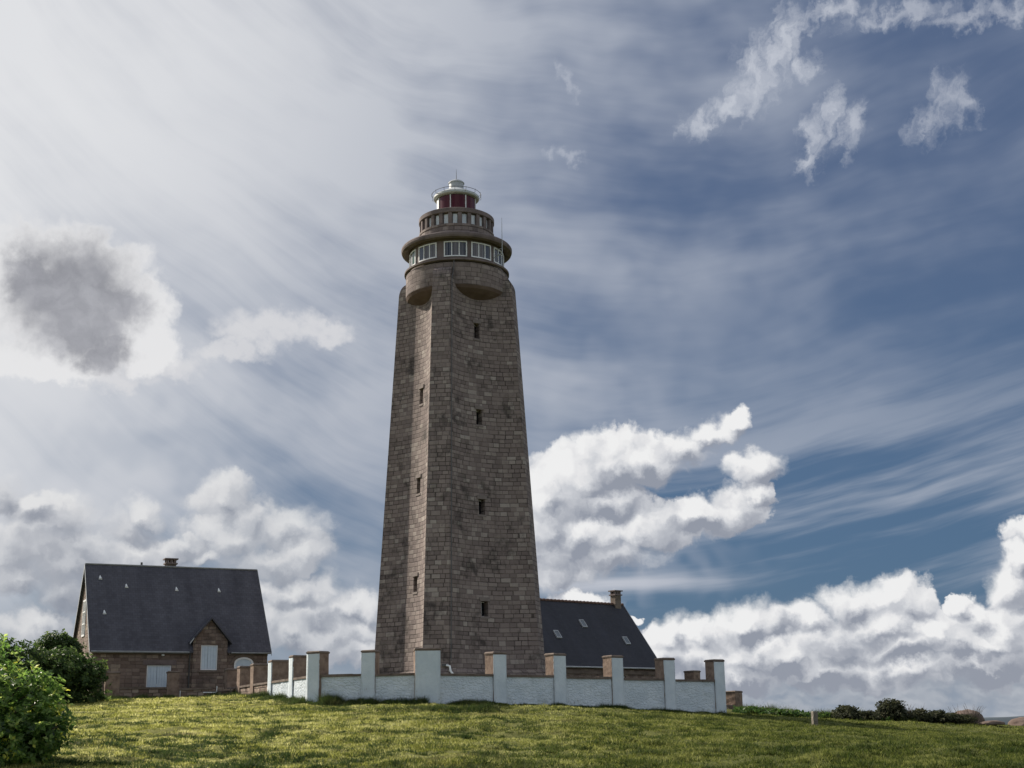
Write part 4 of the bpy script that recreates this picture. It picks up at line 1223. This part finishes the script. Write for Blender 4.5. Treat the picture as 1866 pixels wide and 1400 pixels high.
def branches(base, lumps, seed, r0=.06, n=14):
    rnd = random.Random(seed); m = MB(); base = Vector(base)
    for k in range(n):
        l = rnd.choice(lumps); t = Vector(l[:3]) + Vector((rnd.uniform(-.6, .6) * l[3], rnd.uniform(-.6, .6) * l[4], rnd.uniform(-.2, .75) * l[5]))
        mid = base.lerp(t, .5) + Vector((rnd.uniform(-.25, .25), rnd.uniform(-.25, .25), rnd.uniform(-.1, .3)))
        m.tube([base + Vector((rnd.uniform(-.15, .15), rnd.uniform(-.15, .15), -.1)), mid, t], [r0, r0 * .6, r0 * .2], 5)
    return m


def shrub(name, base, lumps, n, size, mat, seed, label, cat='shrub', group=None, r0=.06, ros=5, nb=14, jit=.35, shell=.62):
    o = empty(name, base); tag(o, label, cat, group)
    loc = [(l[0] - base[0], l[1] - base[1], l[2] - base[2], l[3], l[4], l[5]) for l in lumps]
    v, t = leaf_cloud(loc, n, size, seed, rosette=ros, jit=jit, shell=shell)
    soup('crown', v, 4, t, mat, o)
    branches((0, 0, 0), loc, seed, r0, nb).build('stem', BARK, o)
    return o


def build_shrubs():
    # foreground evergreen at the left edge, about 24 m away
    DX = .70
    f = [(-9.3, 24.2, 2.05, .62, .7, .62), (-9.75, 24.6, 2.55, .85, .9, .72), (-10.6, 25.0, 2.9, 1.1, 1.0, .9), (-9.05, 24.0, 1.62, .48, .6, .42), (-8.72, 23.9, 1.98, .34, .45, .30), (-9.6, 23.9, 1.55, .75, .7, .5), (-10.4, 24.4, 1.9, 1.0, .9, .9), (-11.6, 25.2, 2.6, 1.2, 1.1, 1.2), (-8.95, 24.2, 2.42, .42, .5, .36), (-9.25, 24.5, 2.92, .40, .5, .34), (-9.5, 24.0, 1.35, .75, .6, .35)]
    f = [(q[0] + DX, q[1], q[2] - .42 * min(1.0, max(0.0, (q[2] - 1.5) / .8)), *q[3:]) for q in f]
    shrub('broadleaf_shrub', (-9.5, 24.5, gz(-9.5, 24.5)), f, 5600, .090, SHRUB_BRIGHT, 11, 'big glossy green shrub with rounded leaves in the near left corner of the grass', r0=.045, nb=22, jit=.55)
    # darker mass behind it
    b = [(-21.9, 58.0, 5.0, 1.5, 1.3, .95), (-20.6, 59.0, 4.75, 1.5, 1.3, .85), (-19.1, 60.0, 4.55, 1.35, 1.2, .8), (-18.0, 60.5, 4.35, .9, 1.0, .65), (-22.5, 58.0, 4.1, 1.6, 1.3, 1.0), (-20.2, 59.5, 4.0, 1.3, 1.1, .6), (-18.6, 60.4, 3.95, 1.0, 1.0, .5)]
    b = [(q[0] - .95, *q[1:]) for q in b] + [(-20.6, 60.2, 3.45, 1.6, 1.0, .55), (-19.2, 60.8, 3.35, 1.2, .9, .45), (-22.4, 58.6, 3.3, 1.6, 1.2, .6)]
    shrub('dark_shrub', (-21.2, 59.6, gz(-21.2, 59.6)), b, 6800, .14, SHRUB_DARK, 23, 'wide dark shrub between the near left shrub and the left house', r0=.07, nb=20, jit=.5)
    c = [(-24.6, 56.0, 5.6, 1.5, 1.4, .95), (-23.3, 56.2, 5.25, 1.2, 1.2, .9), (-22.6, 56.2, 4.9, 1.0, 1.1, .8), (-25.0, 56.0, 4.4, 1.7, 1.4, 1.2), (-22.9, 56.0, 4.0, 1.3, 1.2, 1.0)]
    shrub('dark_shrub', (-23.8, 56.1, gz(-23.8, 56.1)), c, 4200, .13, SHRUB_DARK, 31, 'dark sloping shrub at the left edge rising behind the near shrub', r0=.07, nb=16, jit=.5)
    d = [(-23.2, 69.0, 6.05, .95, .85, .62), (-22.6, 69.0, 5.75, .80, .8, .55), (-23.8, 69.0, 5.8, .55, .6, .42), (-22.9, 69.0, 5.2, .9, .8, .6)]
    shrub('tall_shrub', (-23.0, 69.1, gz(-23.0, 69.1)), d, 2400, .14, SHRUB_DARK, 37, 'round topped shrub standing against the left gable of the slate roofed left house', r0=.08, nb=12, jit=.5)
    # scrub along the skyline at the right
    row = [(1518, 0, 16.7, 70.5, 1.0, .72, 'small dark round scrub bush standing first from the pillar end of the skyline hedge'), (1553, 0, 18.0, 71.5, 1.05, .55, 'low rounded scrub bush between the first small bush and the tallest bush'),
           (1595, 0, 19.4, 72.0, 1.15, 1.28, 'tallest dome shaped scrub bush on the skyline at the right'), (1641, 0, 20.9, 72.5, .95, .72, 'mid height scrub bush just right of the tallest bush'),
           (1676, 0, 22.0, 73.0, .85, .68, 'small scrub bush midway between the tallest bush and the boulder'), (1712, 0, 22.9, 73.5, 1.9, .50, 'wide low scrub bush touching the left side of the boulder')]
    for k, (_, __, x, y, rx, h, lab) in enumerate(row):
        g0 = gz(x, y)
        h *= .74; rx *= .58
        lumps = [(x, y, g0 + h * .55, rx, .9, h * .6), (x - rx * .35, y + .2, g0 + h * .4, rx * .7, .8, h * .5), (x + rx * .4, y - .1, g0 + h * .38, rx * .65, .8, h * .48), (x + .1, y, g0 + h * .85, rx * .55, .6, h * .35)]
        shrub('scrub_bush', (x, y, g0), lumps, int(700 + 900 * h), .11, BUSH_SCRUB, 50 + k, lab, 'bush', 'scrub bushes along the skyline', .04, 4, 10, .6)
    for x, y, lab in ((20.35, 72.3, 'thin leafless twigs sticking up just right of the tallest bush'), (24.2, 74.0, 'thin leafless twigs sticking up just left of the boulder')):
        rnd = random.Random(int(x * 10)); m = MB(); g0 = gz(x, y)
        for k in range(26):
            p = Vector((rnd.uniform(-.5, .5), rnd.uniform(-.3, .3), -.1)); t = p + Vector((rnd.uniform(-.7, .7), rnd.uniform(-.3, .3), rnd.uniform(.5, 1.05)))
            q = p.lerp(t, .55) + Vector((rnd.uniform(-.12, .12), 0, .05)); m.tube([p, q, t], [.016, .011, .005], 4)
            for _ in range(2):
                e = t + Vector((rnd.uniform(-.3, .3), rnd.uniform(-.2, .2), rnd.uniform(.0, .25))); m.tube([q, e], [.008, .003], 3)
        o = m.build('bare_bush', TWIG); o.location = (x, y, g0); tag(o, lab, 'bush', 'bare twiggy bushes on the skyline')


def rock(name, loc, sx, sy, sz, seed, label):
    bm = bmesh.new(); bmesh.ops.create_icosphere(bm, subdivisions=4, radius=1.0)
    co = np.array([v.co[:] for v in bm.verts])
    n1 = fbm(co[:, 0] * 1.1 + seed, co[:, 1] * 1.1 + co[:, 2] * 1.7, 4, seed); n2 = fbm(co[:, 0] * 3 + seed, co[:, 2] * 3 + co[:, 1] * 2.3, 3, seed + 5)
    for v, a, b in zip(bm.verts, n1, n2):
        v.co = v.co * (1 + .22 * a + .07 * b); v.co.z = max(v.co.z, -.35)
        v.co = Vector((v.co.x * sx, v.co.y * sy, v.co.z * sz))
    me = bpy.data.meshes.new(name); bm.to_mesh(me); bm.free(); me.materials.append(LICHEN_ROCK)
    for p in me.polygons: p.use_smooth = True
    o = bpy.data.objects.new(name, me); COL.objects.link(o); o.location = loc; tag(o, label, 'boulder', 'granite boulders on the skyline')
    return o


def build_rocks():
    for x, y, sx, sy, sz, s, lab in ((24.25, 75.0, .88, .9, .66, 3, 'large rounded pinkish granite boulder on the skyline at the right'), (27.7, 76.0, .85, .8, .46, 9, 'low brown boulder cut off by the right edge of the view'), (24.8, 72.6, .7, .5, .16, 13, 'flat pale rock slab lying in the grass in front of the large boulder')):
        rock('boulder', (x, y, gz(x, y) + .12), sx, sy, sz, s, lab)
    m = MB(); M = Matrix.Rotation(R(12), 4, 'Z') @ Matrix.Rotation(R(2.0), 4, 'Y')
    rnd = random.Random(5); rows = []
    for k in range(9):
        z = -.3 + .78 * k / 8; j = lambda: rnd.uniform(-.008, .008); w = .078
        rows.append([M @ Vector((sx * w + j(), sy * w + j(), z)) for sx, sy in ((-1, -1), (1, -1), (1, 1), (-1, 1))])
    m.grid(rows, None, wrap=True, smooth=False); m.face([M @ Vector((sx * .068, sy * .068, .50)) for sx, sy in ((-1, -1), (1, -1), (1, 1), (-1, 1))])
    m.grid([rows[-1], [M @ Vector((sx * .068, sy * .068, .50)) for sx, sy in ((-1, -1), (1, -1), (1, 1), (-1, 1))]], None, wrap=True, smooth=False)
    o = m.build('marker_post', POST_WOOD); x, y = 9.62, 45.0; o.location = (x, y, gz(x, y) - .02); tag(o, 'short square weathered post standing alone in the grass to the right', 'post')


def blades(x, y, h, w, per, seed, spread, tall=1.0):
    """tufts of bent three-cornered blades rooted on the ground"""
    rg = np.random.default_rng(seed); n = len(x)
    tone0 = np.clip(.45 + .75 * fbm(x * 1.3, y * 1.3, 4, 77, .7) + .22 * rg.normal(size=n), 0, 1)
    V, T_ = [], []
    for q in range(per):
        px = x + rg.normal(size=n) * spread; py = y + rg.normal(size=n) * spread
        pz = ground_z(px, py) - .012
        a = rg.random(n) * 2 * math.pi; hh = h * (.45 + .8 * rg.random(n)); ww = w * (.6 + .7 * rg.random(n))
        lx = rg.normal(size=n) * hh * .55; ly = rg.normal(size=n) * hh * .55
        dx, dy = np.cos(a) * ww, np.sin(a) * ww
        p0 = np.stack([px - dx, py - dy, pz], 1); p1 = np.stack([px + dx, py + dy, pz], 1); p2 = np.stack([px + lx, py + ly, pz + hh], 1)
        V.append(np.stack([p0, p1, p2], 1)); T_.append(np.clip(tone0 + .24 * rg.normal(size=n), 0, 1))
    return np.concatenate(V).reshape(-1, 3), np.concatenate(T_)


def build_grass():
    rg = np.random.default_rng(5)
    N = 560000
    Y = 17 * (90 / 17) ** rg.random(N)                                  # even in distance on a log scale: finer near, sparser far
    X = (rg.random(N) * 2 - 1) * (.44 * Y + 2.0)
    k = np.clip(.5 + 1.2 * fbm(X * .8, Y * .8, 4, 31, .6), 0, 1)
    keep = rg.random(N) < (.75 + .25 * k)
    X, Y, k = X[keep], Y[keep], k[keep]
    inside = (X > -8) & (Y > 57.3 + np.maximum(0, (X + 3.6)) * .967) & (Y < 82)
    X, Y, k = X[~inside], Y[~inside], k[~inside]
    h = (.030 + .052 * k ** 1.5) * (Y / 30) ** .45
    v, t = blades(X, Y, h, .0075 * (Y / 22) ** .85, 3, 8, .035 * 1.0)
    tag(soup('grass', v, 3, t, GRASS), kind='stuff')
    # rank growth: along the foot of the walls, on the broken bank, tussocks
    xs, ys, hs = [], [], []
    def strip(p, q, n, wd, h0, h1, seed):
        r = np.random.default_rng(seed); tt = r.random(n); d = Vector((q[0] - p[0], q[1] - p[1])).normalized(); nx, ny = d.y, -d.x
        off = np.abs(r.normal(size=n)) * wd + .10
        cl = np.clip(.5 + 1.6 * fbm(tt * 23 + seed, tt * 0 + 1.0, 3, seed), .12, 1.3)
        xs.append(p[0] + (q[0] - p[0]) * tt + nx * off); ys.append(p[1] + (q[1] - p[1]) * tt + ny * off); hs.append((h0 + (h1 - h0) * cl) * (1.15 - np.clip(off / wd, 0, 1) * .5))
    strip(A0, A2, 3200, .28, .12, .42, 1); strip(A2, B5, 6500, .30, .08, .26, 2); strip(L5, A0, 4200, .35, .12, .36, 3)
    strip((-20.7, 70.3), (-14.3, 69.4), 2600, .35, .08, .28, 4); strip((12.0, 73.5), (20.5, 73.0), 5200, .7, .22, .50, 6)
    r = np.random.default_rng(12)
    m = 9000; bx = 1.5 + r.normal(size=m) * 4.2; by = 49.3 + .25 * (bx - 1) + r.normal(size=m) * .75
    q = fbm(bx * .8, by * 1.1, 3, 41) > .0
    xs.append(bx[q]); ys.append(by[q]); hs.append(.08 + .16 * r.random(q.sum()))
    m = 16000; tx = (r.random(m) * 2 - 1) * 26; ty = 19 + 60 * r.random(m); q = (fbm(tx * .45, ty * .45, 3, 51) > .36) & (np.abs(tx) < .44 * ty) & ((ty < 55) | (tx > 11))
    xs.append(tx[q]); ys.append(ty[q]); hs.append(.05 + .10 * r.random(q.sum()))
    # scattered tussocks of every size over the whole field
    r = np.random.default_rng(99); m = 5200
    cy = 19 * (66 / 19) ** r.random(m); cx = (r.random(m) * 2 - 1) * (.43 * cy); rad = .025 + .075 * r.random(m) ** 2.5; per = (5 + 26 * (rad / .13)).astype(int)
    ok = ~((cx > -8.5) & (cy > 56.6 + np.maximum(0, (cx + 3.6)) * .75)) | (cx > 11)
    idx = np.repeat(np.arange(m)[ok], per[ok])
    xs.append(cx[idx] + r.normal(size=len(idx)) * rad[idx] * 1.6); ys.append(cy[idx] + r.normal(size=len(idx)) * rad[idx]); hs.append((.03 + rad[idx] * .85) * (.6 + .6 * r.random(len(idx))))
    x, y, h = map(np.concatenate, (xs, ys, hs))
    v, t = blades(x, y, h, .012, 6, 9, .05)
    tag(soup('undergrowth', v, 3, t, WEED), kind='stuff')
    # leafy herbs on the rise by the right end of the wall
    rg = np.random.default_rng(77); n = 1500
    hx = 11.5 + 8.5 * rg.random(n) ** 1.2; hy = 72.5 + rg.normal(size=n) * .7 + (hx - 11) * .05
    hz = ground_z(hx, hy) + rg.random(n) ** .8 * np.interp(hx, [11, 13, 15, 17, 20], [.20, .26, .26, .18, .12])
    lum = np.stack([hx, hy, hz, *(np.full(n, .001),) * 3], 1)
    r2 = np.random.default_rng(3); ax = r2.normal(size=(n, 3)) + np.array([0, 0, .8]); 
    V, T_ = [], []
    for q in range(6):
        d = r2.normal(size=(n, 3)); d[:, 2] = np.abs(d[:, 2]) * .6; d /= np.linalg.norm(d, axis=1)[:, None]
        s = np.cross(d, r2.normal(size=(n, 3))); s /= np.linalg.norm(s, axis=1)[:, None]; b = lum[:, :3]; z = (.13 + .10 * r2.random(n))[:, None]
        V.append(np.stack([b, b + d * z * .5 + s * z * .3, b + d * z, b + d * z * .5 - s * z * .3], 1)); T_.append(r2.random(n))
    tag(soup('vegetation', np.concatenate(V).reshape(-1, 3), 4, np.concatenate(T_), PLANT_LEAF), kind='stuff')


build_ground(); build_shrubs(); build_rocks(); build_grass()
# ---------------------------------------------------------------- sun
sun = bpy.data.lights.new('sun', 'SUN'); sun.energy = 5.0; sun.angle = R(.5); sun.color = (1.0, .90, .77)
so = bpy.data.objects.new('sun', sun); COL.objects.link(so)
_d = Vector((math.sin(R(SUN_AZ)) * math.cos(R(SUN_EL)), math.cos(R(SUN_AZ)) * math.cos(R(SUN_EL)), math.sin(R(SUN_EL))))
so.rotation_euler = _d.to_track_quat('Z', 'Y').to_euler()
so.location = _d * 100
